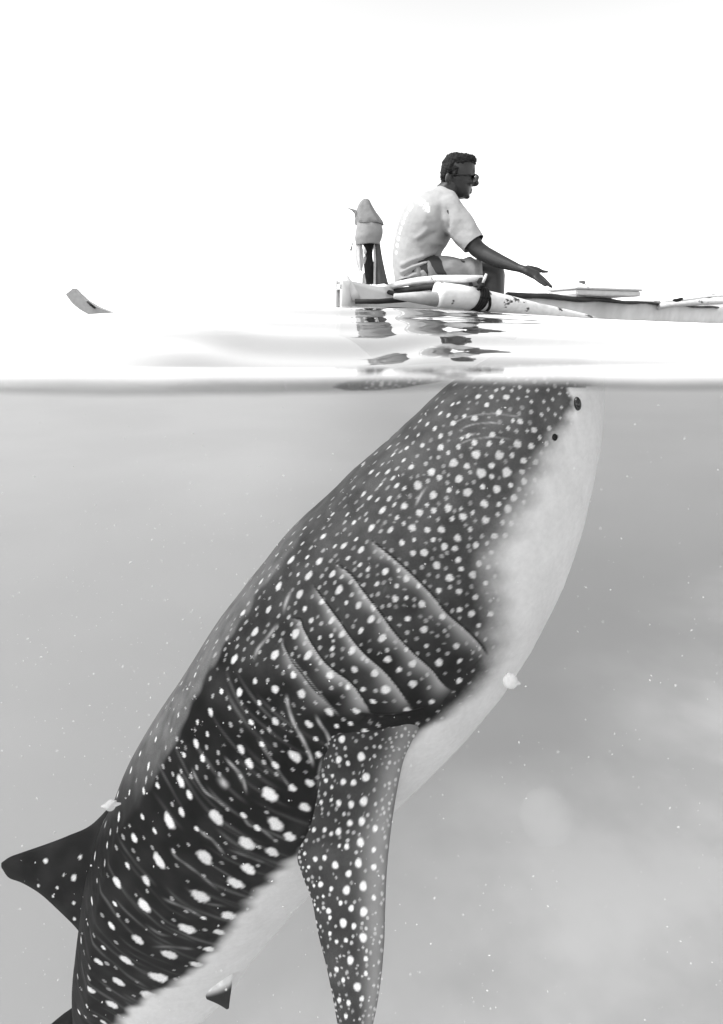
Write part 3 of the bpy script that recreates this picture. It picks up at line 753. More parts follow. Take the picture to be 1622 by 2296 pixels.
M_rail = material('tarred_wood', 0.022, 0.6, 0.2, 0.5, 18)
M_lash = material('black_cord', 0.012, 0.7, 0.2, 0.4, 60)
M_plank = material('worn_plank', 0.40, 0.7, 0.2, 0.3, 12)
M_foam = material('pale_foam', 0.62, 0.8, 0.1, 0.08, 30)

boat = thing('outrigger_boat', 'long pale outrigger canoe with dark gunwale carrying the seated man', 'boat', (1.4, 4.2, 0.0))
def G(t): return Vector((-0.04 + 3.14 * t, 2.60 + 2.90 * t, 0.195))
DV = Vector((3.14, 2.90, 0)).normalized(); NV = Vector((-DV.y, DV.x, 0))
def hull_mesh():
    ts = np.concatenate([np.linspace(-0.012, 0.06, 8), np.linspace(0.08, 1.25, 40)])
    rows = []; th_ = 0.016
    for t in ts:
        k = smooth01(-0.03, 0.22, t) ** 0.7 * smooth01(1.36, 1.05, t)
        w = 0.014 + 0.25 * k
        c = G(t) + NV * w
        rise = 0.020 * smooth01(0.05, -0.012, t) + 0.10 * smooth01(1.0, 1.25, t)
        keel = -0.17 + 0.16 * smooth01(0.10, -0.02, t)
        prof = []
        for q in np.linspace(0, 1, 9):                # outside, near gunwale to far gunwale
            a = math.pi * q
            prof.append((-math.cos(a) * w * (1 if abs(math.cos(a)) > .99 else 0.97), keel + (0.195 + rise - keel) * (1 - math.sin(a) ** 0.8)))
        inner = [(x * (1 - th_ / w), z + (th_ if 0 < i < 8 else 0.0)) for i, (x, z) in enumerate(prof)][::-1]
        rows.append([c + NV * x + Vector((0, 0, z - c.z)) for x, z in prof + inner])
    n, mm = len(rows), len(rows[0])
    vs = [v for r in rows for v in r]
    fs = [tuple(f) for f in grid_faces(n, mm, wrap=True)]
    for base in (0, (n - 1) * mm):                     # transom and bow ends closed between the skins
        for i in range(8):
            q = (base + i, base + i + 1, base + mm - 2 - i, base + mm - 1 - i)
            fs.append(q if base else q[::-1])
    return vs, fs
v, f = hull_mesh(); mesh_np('hull', v, f, M_hull, boat)
# stern deck and its little upswept post
bm = bmesh.new()
dk = []
for t in np.linspace(-0.012, 0.10, 6):
    w = 0.014 + 0.25 * smooth01(-0.03, 0.22, t) ** 0.7
    g = G(t); dk.append((g + NV * 0.004, g + NV * (2 * w - 0.004)))
top = [[bm.verts.new(p + Vector((0, 0, 0.004))) for p in r] for r in dk]; bot = [[bm.verts.new(p - Vector((0, 0, 0.018))) for p in r] for r in dk]
for a in range(5):
    bm.faces.new((top[a][0], top[a + 1][0], top[a + 1][1], top[a][1])); bm.faces.new((bot[a][1], bot[a + 1][1], bot[a + 1][0], bot[a][0]))
    for s_ in (0, 1): bm.faces.new((top[a][s_], bot[a][s_], bot[a + 1][s_], top[a + 1][s_]) if s_ else (top[a + 1][s_], bot[a + 1][s_], bot[a][s_], top[a][s_]))
for a in (0, 5): bm.faces.new((top[a][0], top[a][1], bot[a][1], bot[a][0]))
bmesh.ops.recalc_face_normals(bm, faces=bm.faces)
me = bpy.data.meshes.new('stern_deck'); bm.to_mesh(me); bm.free(); link('stern_deck', me, M_hull, boat)
sv, sf = tube([U(800, 672, 2.60), U(793, 655, 2.60), U(786, 638, 2.60), U(780, 624, 2.60), U(775, 611, 2.60)], [0.020, 0.019, 0.014, 0.008, 0.003], 10, flat=(0.5, 1))
mesh_np('stern_post', sv, sf, M_hull, boat)
sv, sf = tube([U(797, 676, 2.585), U(850, 676, 2.60), U(900, 672, 2.64), U(935, 669, 2.68)], [0.010, 0.0105, 0.012, 0.009], 8)
mesh_np('chine_rail', sv, sf, M_rail, boat)
# dark rail along the near gunwale
pts = [G(t) + Vector((0, 0, 0.004)) - NV * 0.006 + Vector((0, 0, 0.004 * math.sin(t * 40))) for t in np.linspace(0.26, 1.02, 34)]
sv, sf = tube(pts, [0.016 - 0.007 * smooth01(0.2, 0.6, i / 33) + 0.0015 * math.sin(i * 1.7) for i in range(34)], 8)
mesh_np('gunwale', sv, sf, M_rail, boat)
pts = [G(t) + NV * 0.5 for t in np.linspace(0.22, 1.02, 12)]
sv, sf = tube(pts, 0.012, 8); mesh_np('gunwale', sv, sf, M_rail, boat)
for t in (0.145, 0.45, 0.72):
    w = 0.26
    ang = math.atan2(NV.y, NV.x)
    p = G(t) + NV * w
    box_mesh('thwart', (0.52, 0.20 if t < 0.2 else 0.12, 0.024), M_plank, (p.x, p.y, 0.21), (0, 0, ang), boat, 0.004)
# near outrigger float with its painted sleeve and cord lashing
fpath = [U(884, 664, 2.40), U(930, 667, 2.42), U(979, 671, 2.45)]
sv, sf = tube(fpath, [0.010, 0.022, 0.030], 18); nosep = mesh_np('float_tip', sv, sf, M_grey, boat)
fl = [U(979, 661, 2.450), U(984, 661, 2.452), U(1030, 666, 2.50), U(1066, 671, 2.55)]
sv, sf = tube(fl, [0.0495, 0.0515, 0.050, 0.047], 28); slv = mesh_np('float_sleeve', sv, sf, M_white, boat)
fl2 = [U(1060, 671, 2.545), U(1090, 675, 2.58), U(1140, 684, 2.66), U(1200, 695, 2.76), U(1260, 704, 2.88), U(1310, 712, 2.98), U(1350, 720, 3.06)]
sv, sf = tube(fl2, [0.043, 0.044, 0.041, 0.034, 0.026, 0.019, 0.010], 28); outfl = mesh_np('outrigger_float', sv, sf, M_white, boat)
for k in range(5):
    c = U(1060 + 5.2 * k, 670 + 0.8 * k, 2.545 + 0.007 * k); ax = (U(1090, 675, 2.58) - U(1060, 671, 2.545)).normalized()
    a = ax.cross(Vector((0, 0, 1))).normalized(); b_ = a.cross(ax)
    lean = ax * (0.018 if k < 4 else -0.012)
    ring_ = [c + a * math.cos(q) * 0.0500 + b_ * math.sin(q) * 0.0500 + lean * math.sin(q) for q in np.linspace(0, 2 * math.pi, 29)]
    sv, sf = tube(ring_, 0.0062, 7); mesh_np('lashing', sv, sf, M_lash, boat)
kn = blob_mesh('lashing_knot', [('ell', U(1078, 630, 2.53), (0.016, 0.02, 0.017)), ('cap', U(1082, 634, 2.52), U(1073, 648, 2.51), 0.010, 0.008), ('cap', U(1076, 627, 2.53), U(1084, 640, 2.51), 0.012, 0.008)], 0.004)
link('lashing_knot', kn, M_lash, boat)
sv, sf = tube([U(1083, 634, 2.505), U(1087, 625, 2.50), U(1091, 614, 2.50)], [0.005, 0.006, 0.005], 8); mesh_np('cord_end', sv, sf, M_pole, boat)
# spars from hull to float
sv, sf = tube([U(866, 645, 2.80), U(900, 636, 2.72), U(940, 629, 2.64), U(985, 625, 2.57), U(1040, 625, 2.54), U(1084, 624, 2.53)], [0.014, 0.0145, 0.0150, 0.0155, 0.0155, 0.013], 14)
mesh_np('outrigger_spar', sv, sf, M_pole, boat)
sv, sf = tube([U(878, 652, 2.80), U(915, 650, 2.70), U(950, 645, 2.62), U(985, 641, 2.56)], [0.010, 0.013, 0.014, 0.012], 12); mesh_np('outrigger_spar', sv, sf, M_rail, boat)
sv, sf = tube([U(872, 655, 2.74), U(890, 660, 2.70), U(905, 664, 2.68)], [0.010, 0.011, 0.008], 10); mesh_np('lashing', sv, sf, M_lash, boat)
# forward spar at the right edge of the picture
sv, sf = tube([U(1470, 691, 4.72), U(1500, 681, 4.62), U(1560, 676, 4.52), U(1640, 672, 4.40), U(1760, 668, 4.2)], [0.020, 0.028, 0.030, 0.030, 0.026], 14); mesh_np('outrigger_spar', sv, sf, M_pole, boat)
sv, sf = tube([U(1490, 675, 4.55), U(1530, 672, 4.5), U(1590, 664, 4.42), U(1660, 660, 4.3)], [0.008, 0.012, 0.010, 0.010], 10); mesh_np('outrigger_spar', sv, sf, M_pole, boat)
for px, py in ((1518, 673), (1592, 664)):
    kn = blob_mesh('lashing_knot', [('ell', U(px, py, 4.46), (0.032, 0.02, 0.014)), ('ell', U(px + 9, py - 3, 4.46), (0.02, 0.018, 0.011))], 0.007); link('lashing_knot', kn, M_lash, boat)

# flat pale box on the gunwale, and the stick on it
p = U(1335, 655, 4.00)
ang = math.atan2(DV.y, DV.x)
bx_ = thing('foam_box', 'flat pale foam box with a lid lying across the dark gunwale', 'box', tuple(p))
box_mesh('box_body', (0.54, 0.26, 0.034), M_foam, (p.x + 0.03, p.y + 0.09, p.z - 0.008), (0, 0, ang * 0.55), bx_, 0.006)
box_mesh('box_lid', (0.56, 0.28, 0.014), M_foam, (p.x + 0.03, p.y + 0.09, p.z + 0.018), (0, 0, ang * 0.55), bx_, 0.005)
q = thing('bait_stick', 'thin pale stick with a small dark knob standing on the foam box', 'stick', tuple(U(1322, 645, 4.02)))
sv, sf = tube([U(1326, 649, 4.02), U(1316, 640, 4.02), U(1307, 633, 4.02)], [0.006, 0.005, 0.005], 8); mesh_np('shaft', sv, sf, M_foam, q)
kn = blob_mesh('knob', [('ell', U(1304, 632, 4.02), (0.020, 0.012, 0.010)), ('ell', U(1309, 633, 4.02), (0.012, 0.012, 0.014))], 0.004); link('knob', kn, material('knob_dark', 0.12, 0.7), q)

# other outrigger tip behind the swell, far left
tip = thing('outrigger_tip', 'curved upturned grey outrigger tip poking out behind the swell, alone in open water', 'outrigger', tuple(U(200, 690, 3.5)))
def beam(path, hw, hh):
    vs, fs = [], []
    n = len(path)
    for i, p_ in enumerate(path):
        t = (path[min(i + 1, n - 1)] - path[max(i - 1, 0)]).normalized(); b_ = Vector((0, 1, 0)); c_ = t.cross(b_).normalized()
        for sx_, sz_ in ((-1, -1), (-.6, -1.15), (.6, -1.15), (1, -1), (1, 1), (.6, 1.1), (-.6, 1.1), (-1, 1)):
            vs.append(p_ + b_ * sx_ * hw[i] + c_ * sz_ * hh[i])
    fs = [tuple(q_) for q_ in grid_faces(n, 8, wrap=True)]
    fs += [tuple(range(7, -1, -1)), tuple((n - 1) * 8 + k for k in range(8))]
    return vs, fs
pp = catmull([tuple(U(161, 654, 3.5)), tuple(U(176, 671, 3.5)), tuple(U(196, 687, 3.5)), tuple(U(230, 702, 3.5)), tuple(U(300, 719, 3.52)), tuple(U(420, 733, 3.6))], 26)
sv, sf = beam([Vector(p_) for p_ in pp], [0.03] * 26, list(np.interp(np.arange(26), [0, 5, 12, 25], [0.026, 0.030, 0.028, 0.008])))
M_tip = chip_paint('grey_tip_paint', 0.34, 0.06, 0.64, 22.0)
mesh_np('float_end', sv, sf, M_tip, tip, smooth=False)
sv, sf = tube([U(196, 676, 3.46), U(205, 684, 3.46), U(214, 691, 3.46)], [0.006, 0.007, 0.005], 8); mesh_np('edge_strip', sv, sf, M_rail, tip)

# cloth-wrapped post on the stern
DC = 2.74
wrap = thing('wrapped_post', 'grey cloth hood and hanging rags tied round a short dark post on the stern', 'wrapped post', tuple(U(825, 637, DC)))
M_cloth = material('grey_cloth', 0.23, 0.9, 0.05, 0.12, 30, 0.25, 70)
M_band = material('light_cloth_band', 0.30, 0.9, 0.05, 0.1, 30, 0.2, 70)
M_rag = material('dark_grey_rag', 0.085, 0.9, 0.05, 0.2, 30, 0.2, 60)
M_wrag = material('white_rag', 0.6, 0.9, 0.05, 0.1, 30, 0.2, 60)
s_ = DC / FPX
def drape(name, rows, mat, depth=0.8, fold=0.06, nf=7, seed=0, parent=wrap, lean=0.0):
    r = catmull(rows, 40); vs = []
    for i, (y, c, w) in enumerate(r):
        w = max(w, 0.4); g_ = i / 39
        for k in range(56):
            a = 2 * math.pi * k / 56
            q_ = 1 + fold * (0.3 + g_) * (math.sin(nf * a + seed + 1.2 * math.sin(3 * g_)) + 0.5 * math.sin((nf * 2 - 3) * a + 2 * seed + g_ * 3))
            p_ = U(c + w * math.cos(a) * q_, y + 1.5 * math.sin(2 * a + seed) * g_, DC); p_.y += w * s_ * depth * math.sin(a) * q_ + lean * g_
            vs.append(p_)
    fs = [tuple(x) for x in grid_faces(40, 56, wrap=True)] + [tuple(range(55, -1, -1)), tuple(39 * 56 + k for k in range(56))]
    return mesh_np(name, vs, fs, mat, parent)
drape('hood', [(445, 820, 1), (448, 820, 8), (460, 819, 15), (474, 821, 21), (488, 825, 27), (497, 828, 30), (503, 830, 30)], M_cloth, 0.85, 0.055, 6, 1.0)
drape('cloth_band', [(488, 823, 22), (496, 825, 25), (508, 828, 29), (520, 828, 30.5), (532, 826, 30.5), (542, 825, 28), (548, 824, 26)], M_band, 0.85, 0.012, 3, 0.4)
drape('hanging_rag', [(543, 846, 6), (570, 849, 7), (600, 853, 9), (622, 856, 11), (637, 857, 12)], M_rag, 0.7, 0.16, 4, 2.0)
drape('hanging_rag', [(543, 804, 7), (560, 805, 8), (580, 806, 8), (594, 808, 6), (607, 809, 3)], M_wrag, 0.6, 0.16, 4, 0.5)
drape('hanging_rag', [(612, 819, 4), (622, 819, 6), (637, 820, 8)], M_cloth, 0.6, 0.16, 5, 1.5)
drape('hanging_rag', [(543, 840, 3), (580, 841, 3), (620, 839, 4), (637, 837, 5)], M_wrag, 0.6, 0.14, 4, 3.1)
sv, sf = tube([U(827, 545, DC), U(827, 590, DC), U(829, 637, DC)], [0.026, 0.022, 0.018], 16); mesh_np('post', sv, sf, M_lash, wrap)
sv, sf = tube([U(815, 553, DC - 0.03), U(819, 565, DC - 0.034), U(819, 578, DC - 0.034), U(817, 592, DC - 0.032)], [0.006, 0.008, 0.007, 0.003], 8); mesh_np('rope_end', sv, sf, M_wrag, wrap)
sv, sf = tube([U(793, 540, DC), U(789, 553, DC), U(787, 562, DC)], [0.002, 0.0025, 0.005], 6); mesh_np('cord', sv, sf, M_rag, wrap)
sv, sf = tube([U(781, 467, DC), U(790, 470, DC), U(800, 476, DC), U(803, 490, DC), U(802, 505, DC)], [0.002, 0.004, 0.011, 0.013, 0.006], 8); mesh_np('cloth_corner', sv, sf, M_cloth, wrap)

# ------------------------------------------------------------------ the man
DM = 3.05
M_skin = material('brown_skin', 0.025, 0.42, 0.4, 0.15, 25)
M_hair = material('black_hair', 0.016, 0.7, 0.15, 0.3, 90, 0.6, 120)
M_short = material('grey_shorts', 0.24, 0.85, 0.05, 0.12, 25, 0.3, 40)
M_glass = material('dark_lens', 0.006, 0.1, 0.5)
man = thing('person', 'man in pale t-shirt and sunglasses sitting on the boat, one hand held out', 'person', tuple(U(950, 632, DM)))
def loft(rows, shrink=1.0, seg=32, dm=DM):
    """closed tube of oval sections between a back and a front profile"""
    r = catmull([(b[0], b[1], f_[0], f_[1], w) for b, f_, w in rows], len(rows) * 5)
    bm = bmesh.new(); rings = []
    for a in r:
        B = U(a[0], a[1], dm); F = U(a[2], a[3], dm); c = (B + F) / 2; h = (F - B) / 2 * shrink
        rings.append([bm.verts.new(c + h * math.cos(2 * math.pi * k / seg) + Vector((0, 1, 0)) * a[4] * shrink * math.sin(2 * math.pi * k / seg)) for k in range(seg)])
    for r0, r1 in zip(rings, rings[1:]):
        for k in range(seg): bm.faces.new((r0[k], r0[(k + 1) % seg], r1[(k + 1) % seg], r1[k]))
    bm.faces.new(rings[0][::-1]); bm.faces.new(rings[-1])
    bmesh.ops.recalc_face_normals(bm, faces=bm.faces)
    me = bpy.data.meshes.new('loft'); bm.to_mesh(me); bm.free(); return me
def blob2(name, prims, lofts, voxel=0.006, iters=4, factor=0.5, cuts=()):
    bm = bmesh.new()
    for me in lofts: bm.from_mesh(me); bpy.data.meshes.remove(me)
    src = blob_src(prims); bm.from_mesh(src); bpy.data.meshes.remove(src)
    me = bpy.data.meshes.new(name + '_src'); bm.to_mesh(me); bm.free()
    o = bpy.data.objects.new(name + '_src', me); C.objects.link(o)
    r = o.modifiers.new('r', 'REMESH'); r.mode = 'VOXEL'; r.voxel_size = voxel
    s = o.modifiers.new('s', 'SMOOTH'); s.iterations = iters; s.factor = factor
    out = bpy.data.meshes.new_from_object(o.evaluated_get(bpy.context.evaluated_depsgraph_get())); out.name = name
    bpy.data.objects.remove(o); bpy.data.meshes.remove(me)
    if cuts:
        bm = bmesh.new(); bm.from_mesh(out)
        for co, no in cuts:
            bmesh.ops.bisect_plane(bm, geom=bm.verts[:] + bm.edges[:] + bm.faces[:], plane_co=co, plane_no=no, clear_outer=True)
        bm.to_mesh(out); bm.free()
    smooth_mesh(out)
    return out
def blob_src(prims):
    bm = bmesh.new()
    for p in prims:
        if p[0] == 'ell':
            M = Matrix.Translation(p[1]) @ Matrix.Rotation(p[3] if len(p) > 3 else 0, 4, 'Y') @ Matrix.Diagonal((*p[2], 1))
            bmesh.ops.create_uvsphere(bm, u_segments=24, v_segments=14, radius=1, matrix=M)
        else:
            _, a, b, ra, rb = p
            a = Vector(a); b = Vector(b); t = (b - a).normalized(); L_ = (b - a).length
            x = t.cross(Vector((0.31, 0.9, 0.17))).normalized(); y = t.cross(x); rings = []
            st = [(-ra * math.cos(q), ra * math.sin(q)) for q in np.linspace(0.12, math.pi / 2, 5)]
            st += [(L_ * f_, ra + (rb - ra) * f_) for f_ in (0.25, 0.5, 0.75)]
            st += [(L_ + rb * math.sin(q), rb * math.cos(q)) for q in np.linspace(0, math.pi / 2 - 0.12, 5)]
            for (s, r) in st:
                rings.append([bm.verts.new(a + t * s + x * math.cos(k * math.pi / 8) * r + y * math.sin(k * math.pi / 8) * r) for k in range(16)])
            for r0, r1 in zip(rings, rings[1:]):
                for k in range(16): bm.faces.new((r0[k], r0[(k + 1) % 16], r1[(k + 1) % 16], r1[k]))
            bm.faces.new(rings[0][::-1]); bm.faces.new(rings[-1])
    bmesh.ops.recalc_face_normals(bm, faces=bm.faces)
    me = bpy.data.meshes.new('src'); bm.to_mesh(me); bm.free(); return me

TORSO = [((986, 421), (1016, 445), .065), ((955, 431), (1026, 456), .125), ((918, 452), (1028, 490), .185), ((898, 486), (1013, 528), .195), ((887, 530), (1003, 550), .18),
         ((881, 572), (990, 567), .168), ((882, 605), (986, 592), .17), ((886, 634), (990, 622), .175)]
HEAD = [((1012, 350), (1030, 350), .030), ((1000, 358), (1052, 356), .055), ((993, 370), (1063, 367), .068), ((992, 384), (1066, 380), .072), ((993, 397), (1065, 393), .070), ((996, 408), (1062, 404), .066),
        ((1004, 418), (1059, 416), .060), ((1014, 430), (1056, 426), .054), ((1020, 440), (1053, 436), .045), ((1026, 446), (1047, 443), .030)]
H = lambda px, py, dz=0.0: U(px, py, DM + dz)
prims = [('cap', H(1012, 420), H(985, 448), .052, .060),
         ('cap', H(1065, 394), H(1069, 411), .008, .0125), ('cap', H(1060, 414), H(1067, 414), .010, .010),           # nose
         ('cap', H(1061, 384, -.035), H(1061, 384, .035), .011, .011),                                                  # brow
         ('ell', H(1055, 426), (.012, .020, .006)), ('ell', H(1054, 432), (.011, .018, .006)), ('ell', H(1047, 441), (.016, .022, .012)),
         ('ell', H(1052, 408, -.040), (.022, .018, .016)), ('ell', H(1052, 408, .040), (.022, .018, .016)),
         ('ell', H(1004, 398, -.072), (.013, .010, .024), 0.2), ('ell', H(1004, 398, .072), (.013, .010, .024), 0.2),
         ('ell', H(1006, 408, -.068), (.008, .008, .010), 0.2),
         # near arm
         ('cap', U(1010, 478, 2.90), U(1070, 558, 2.85), .050, .039), ('cap', U(1070, 558, 2.85), U(1084, 568, 2.835), .039, .038),
         ('cap', U(1084, 568, 2.835), U(1118, 585, 2.79), .037, .033), ('cap', U(1118, 585, 2.79), U(1160, 600, 2.73), .033, .0195), ('cap', U(1160, 600, 2.73), U(1176, 605, 2.71), .0185, .018),
         # far arm rests in the lap
         ('cap', U(980, 480, 3.22), U(958, 560, 3.26), .046, .038), ('cap', U(958, 560, 3.26), U(985, 600, 3.16), .036, .024),
         # legs
         ('cap', U(950, 606, 2.95), U(1106, 617, 2.93), .075, .056), ('cap', U(1106, 617, 2.93), U(1109, 680, 2.93), .056, .046), ('cap', U(1109, 680, 2.93), U(1108, 735, 2.95), .050, .036), ('cap', U(1106, 740, 2.95), U(1150, 752, 2.96), .032, .022),
         ('cap', U(950, 606, 3.14), U(1090, 618, 3.16), .075, .055), ('cap', U(1090, 618, 3.16), U(1093, 680, 3.16), .055, .046), ('cap', U(1093, 680, 3.16), U(1093, 735, 3.18), .050, .036), ('cap', U(1090, 738, 3.18), U(1134, 748, 3.2), .032, .022)]
# near hand: palm, four fingers of different lengths, thumb leaving the side
prims += [('cap', U(1176, 605, 2.71), U(1203, 615, 2.69), .019, .0165), ('cap', U(1182, 609, 2.70), U(1205, 622, 2.685), .017, .0145), ('cap', U(1180, 605, 2.72), U(1204, 616, 2.70), .018, .015)]
for (a, b_, c_, d_) in (((1204, 613, 2.705), (1220, 626, 2.70), (1231, 636, 2.69), .0085), ((1205, 617, 2.69), (1223, 631, 2.68), (1237, 643, 2.67), .009),
                        ((1204, 621, 2.68), (1221, 633, 2.665), (1235, 642, 2.655), .0085), ((1201, 624, 2.67), (1214, 634, 2.655), (1224, 641, 2.645), .0075)):
    prims += [('cap', U(*a), U(*b_), d_ + .001, d_), ('cap', U(*b_), U(*c_), d_, d_ * .78)]
prims += [('cap', U(1184, 601, 2.72), U(1207, 604, 2.715), .014, .010), ('cap', U(1207, 604, 2.715), U(1218, 609, 2.71), .0085, .008), ('cap', U(1218, 609, 2.71), U(1228, 609, 2.705), .0075, .006)]
body = blob2('body', prims, [loft(TORSO, 0.90), loft(HEAD)], 0.0045, 3, 0.5)
link('body', body, M_skin, man)

sl = [('cap', U(1003, 470, 2.925), U(1028, 502, 2.895), .073, .070), ('cap', U(1028, 502, 2.895), U(1068, 555, 2.85), .070, .056),
      ('cap', U(985, 470, 3.20), U(962, 545, 3.25), .070, .058), ('cap', H(1003, 455, -.10), H(985, 440, -.05), .06, .05), ('cap', H(1003, 455, .10), H(985, 440, .05), .06, .05)]
hem_n = (U(1084, 568, 2.835) - U(1050, 530, 2.87)).normalized()
shirt = blob2('t_shirt', sl, [loft(TORSO)], 0.006, 5, 0.5,
              cuts=[(U(1061, 548, 2.855), hem_n), (H(1006, 434), (H(1030, 410) - H(1006, 434)).normalized())])
co = coords(shirt); nr = np.empty(len(shirt.vertices) * 3, np.float32); shirt.vertices.foreach_get('normal', nr); nr = nr.reshape(-1, 3)
qx, qy = PROJ(co)
dsp = np.zeros(len(co))
for poly, amp, wd in (([(897, 607), (924, 591), (955, 581), (988, 573)], -.016, 4.0), ([(893, 623), (924, 608), (952, 597), (984, 586)], -.017, 4.0), ([(894, 632), (930, 622), (950, 615)], -.012, 3.5),
                      ([(895, 612), (924, 599), (955, 589), (985, 580)], .011, 4.5), ([(893, 599), (930, 584), (960, 574)], .008, 6), ([(925, 540), (945, 528), (965, 508)], .007, 6), ([(935, 543), (960, 530), (985, 520)], -.009, 6),
                      ([(960, 545), (985, 545), (1000, 552)], .006, 6), ([(1030, 490), (1045, 515), (1060, 530)], -.004, 5), ([(1010, 505), (1020, 530), (1030, 545)], .004, 5), ([(1000, 462), (1008, 490), (1004, 520)], -.008, 4.5)):
    d, sd, run, tot = seg_field(poly, qx, qy)
    tap = smooth01(-0.5, 14, run) * smooth01(-0.5, 14, tot - run + 1)
    dsp += np.where(co[:, 1] < DM, amp * tap * np.exp(-(d / wd) ** 2), 0)
dsp += 0.0025 * vnoise(co * 9, 41) + 0.0012 * vnoise(co * 22, 42)
co = co + nr * dsp[:, None]; set_coords(shirt, co)
pr = np.zeros(len(co))
for x, y, rx, ry, a in ((919, 446, 4, 3, -.3), (927, 445, 3.5, 5, -.2), (927, 442, 6, 2, 0), (937, 445, 2, 5.5, .1), (941, 447, 2, 5, .2), (940, 449, 5, 1.8, .1), (949, 449, 4.5, 2, .5), (948, 453, 2, 6, .5), (954, 455, 4, 2.2, .7),
                        (957, 460, 2, 6, .6), (961, 464, 3.5, 2, .8), (962, 471, 2, 6.5, .2), (944, 459, 3.5, 2, .8), (951, 464, 2, 4, .4), (934, 452, 3, 1.8, .3), (956, 470, 2, 3.5, .3),
                        (923, 463, 3.2, 3.5, .6), (919, 470, 3, 2, .6), (912, 480, 3, 4.5, .5), (908, 489, 2.5, 2, .4), (904, 499, 2.8, 4.5, .4), (899, 513, 2.6, 5, .3), (896, 523, 2, 2, .3), (893, 535, 2.4, 4.5, .2), (890, 550, 2.2, 5, .1), (888, 566, 2, 4, .1)):
    c_, s2 = math.cos(a), math.sin(a)
    dx = (qx - x) * c_ + (qy - y) * s2; dy = -(qx - x) * s2 + (qy - y) * c_
    pr = np.maximum(pr, smooth01(1.2, 0.75, (np.abs(dx / rx) ** 3.5 + np.abs(dy / ry) ** 3.5) ** (1 / 3.5)) * (co[:, 1] < DM))
add_attr(shirt, 'print', pr)
m = material('pale_jersey', 0.36, 0.9, 0.05, 0.06, 18, 0.25, 55)
nt = m.node_tree; b = nt.nodes['Principled BSDF']
a_ = nt.nodes.new('ShaderNodeAttribute'); a_.attribute_name = 'print'
mx = nt.nodes.new('ShaderNodeMix'); mx.data_type = 'FLOAT'; mx.inputs['B'].default_value = 0.86
old = b.inputs['Base Color'].links[0].from_socket
nt.links.new(a_.outputs['Fac'], mx.inputs['Factor']); nt.links.new(old, mx.inputs['A']); nt.links.new(mx.outputs['Result'], b.inputs['Base Color'])
link('t_shirt', shirt, m, man)

shorts = blob2('shorts', [('cap', U(945, 612, 2.96), U(1070, 611, 2.93), .082, .066), ('cap', U(945, 612, 3.13), U(1062, 613, 3.155), .082, .065), ('ell', U(938, 615, DM), (.10, .15, .06))], [], 0.006, 4, 0.5,
               cuts=[(U(1077, 606, 2.93), Vector((1, 0, .06)).normalized())])
co = coords(shorts); shorts.vertices.foreach_get('normal', nr2 := np.empty(len(shorts.vertices) * 3, np.float32)); nr2 = nr2.reshape(-1, 3)
set_coords(shorts, co + nr2 * (0.006 * np.sin(co[:, :1] * 75 + 9 * co[:, 2:3] * 3 + 2 * np.sin(co[:, :1] * 23)) + 0.003 * vnoise(co * 16, 3)[:, None]))
link('shorts', shorts, M_short, man)
hair = blob2('hair', [('ell', H(1027, 367), (.0775, .074, .047)), ('ell', H(1006, 383), (.036, .0745, .052)), ('ell', H(1052, 362), (.034, .058, .030)), ('ell', H(1040, 358), (.045, .06, .026)),
                      ('ell', H(1020, 356), (.045, .055, .028)), ('cap', H(1022, 378, -.066), H(1020, 393, -.068), .014, .009), ('cap', H(1022, 378, .066), H(1020, 393, .068), .014, .009),
                      ('cap', H(998, 392, -.03), H(998, 405, -.025), .022, .014), ('cap', H(998, 392, .03), H(998, 405, .025), .022, .014), ('ell', H(999, 395), (.022, .05, .04))], [], 0.0045, 2, 0.5)
co = coords(hair); nr3 = np.empty(len(hair.vertices) * 3, np.float32); hair.vertices.foreach_get('normal', nr3); nr3 = nr3.reshape(-1, 3)
set_coords(hair, co + nr3 * (0.003 * vnoise(co * 45, 8) + 0.0035 * vnoise(co * 90, 9))[:, None])
link('hair', hair, M_hair, man)
gl_ = blob2('sunglasses', [('cap', H(1009, 392, -.073), H(1052, 393, -.066), .0035, .004), ('cap', H(1009, 392, .073), H(1052, 393, .066), .0035, .004), ('cap', H(1055, 392, -.064), H(1070, 394, -.02), .005, .004), ('cap', H(1055, 392, .064), H(1070, 394, .02), .005, .004), ('cap', H(1070, 394, -.02), H(1070, 394, .02), .004, .004)], [], 0.003, 1)
sg = link('sunglasses', gl_, M_glass, man)
for sgn in (-1, 1):
    bm = bmesh.new(); bmesh.ops.create_uvsphere(bm, u_segments=20, v_segments=12, radius=1)
    bm.transform(Matrix.Translation(H(1061.5, 401, sgn * .042)) @ Matrix.Rotation(-sgn * 0.9, 4, 'Z') @ Matrix.Rotation(0.25, 4, 'Y') @ Matrix.Diagonal((.007, .031, .025, 1)))
    me = bpy.data.meshes.new('lens'); bm.to_mesh(me); bm.free(); smooth_mesh(me); link('lens', me, M_glass, sg)

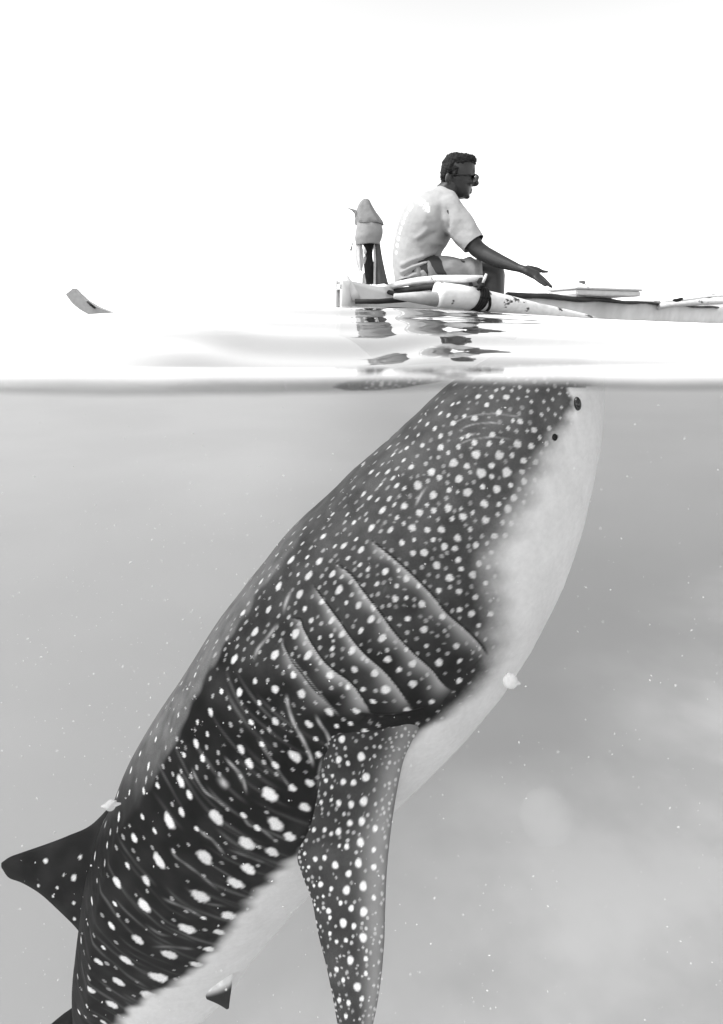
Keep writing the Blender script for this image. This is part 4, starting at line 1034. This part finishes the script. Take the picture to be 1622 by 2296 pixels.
# ------------------------------------------------------------------ specks adrift in the water
def specks(n):
    base = [(0, 0, 1), (1, 0, 0), (0, 1, 0), (-1, 0, 0), (0, -1, 0), (0, 0, -1)]
    tri = [(0, 1, 2), (0, 2, 3), (0, 3, 4), (0, 4, 1), (5, 2, 1), (5, 3, 2), (5, 4, 3), (5, 1, 4)]
    vs, fs = [], []
    r = np.random.default_rng(77)
    while len(vs) < n * 6:
        d = r.uniform(0.55, 1.75) if r.random() < 0.8 else r.uniform(1.75, 4.0)
        px = r.uniform(-200, 1822)
        if px > 750 and r.random() < 0.62: continue
        py = r.uniform(880, 2340)
        if px < 800 and py > 1700 and r.random() < 0.5: continue
        c = U(px, py, d)
        if c.z > -0.035: continue
        sz = d / FPX * (0.75 + 1.7 * r.random() ** 3)
        e = Matrix.Rotation(r.random() * 6, 3, 'Y') @ Matrix.Rotation(r.random() * 6, 3, 'X')
        st2 = Vector((r.uniform(.7, 1.8), .8, r.uniform(.6, 1)))
        o = len(vs)
        for q in base: vs.append(c + e @ Vector((q[0] * st2.x, q[1] * st2.y, q[2] * st2.z)) * sz)
        fs += [(a + o, b_ + o, c_ + o) for a, b_, c_ in tri]
    return vs, fs
v, f = specks(1350)
M_speck = material('pale_speck', 0.75, 0.6, 0.3)
sp_o = mesh_np('plankton', v, f, M_speck, smooth=False); sp_o['kind'] = 'stuff'; sp_o['label'] = 'fine pale specks of plankton drifting in the water'
def jelly_mat(name, opacity):
    m = material(name, 0.8, 0.5, 0.2, 0.15, 40); nt = m.node_tree
    t_ = nt.nodes.new('ShaderNodeBsdfTransparent'); x_ = nt.nodes.new('ShaderNodeMixShader'); x_.inputs[0].default_value = opacity
    o_ = nt.nodes['Material Output']; p_ = nt.nodes['Principled BSDF']
    nt.links.new(t_.outputs[0], x_.inputs[1]); nt.links.new(p_.outputs[0], x_.inputs[2]); nt.links.new(x_.outputs[0], o_.inputs['Surface'])
    return m
M_jel = jelly_mat('pale_jelly', 0.32); M_thin = jelly_mat('thin_jelly', 0.028)
def jelly(name, label, x, y, d, r, tail, cat='drifting scrap', mat=None):
    p = [('ell', U(x, y, d), (r * d / FPX, r * d / FPX * .7, r * d / FPX))] + [('cap', U(x, y, d), U(x + tx, y + ty, d), r * d / FPX * .6, r * d / FPX * .2) for tx, ty in tail]
    me = blob_mesh(name, p, max(0.0012, r * d / FPX / 9), 3)
    o = link(name, me, mat or M_jel); o['label'] = label; o['category'] = cat; o['group'] = 'pale jelly scraps adrift round the shark'
jelly('drifting_jelly', 'round pale jelly scrap drifting just right of the shark\'s white belly', 1145, 1527, 1.15, 17, ((20, 5), (-4, -16)))
jelly('drifting_jelly', 'ragged white jelly scrap drifting above the back fin of the shark', 248, 1806, 1.3, 12, ((-20, 2), (22, -4), (12, -10)))
jelly('drifting_jelly', 'large faint see-through jelly scrap close to the lens, right of the side fin', 1225, 1832, 0.27, 60, ((20, -12), (-16, 10)), mat=M_thin)
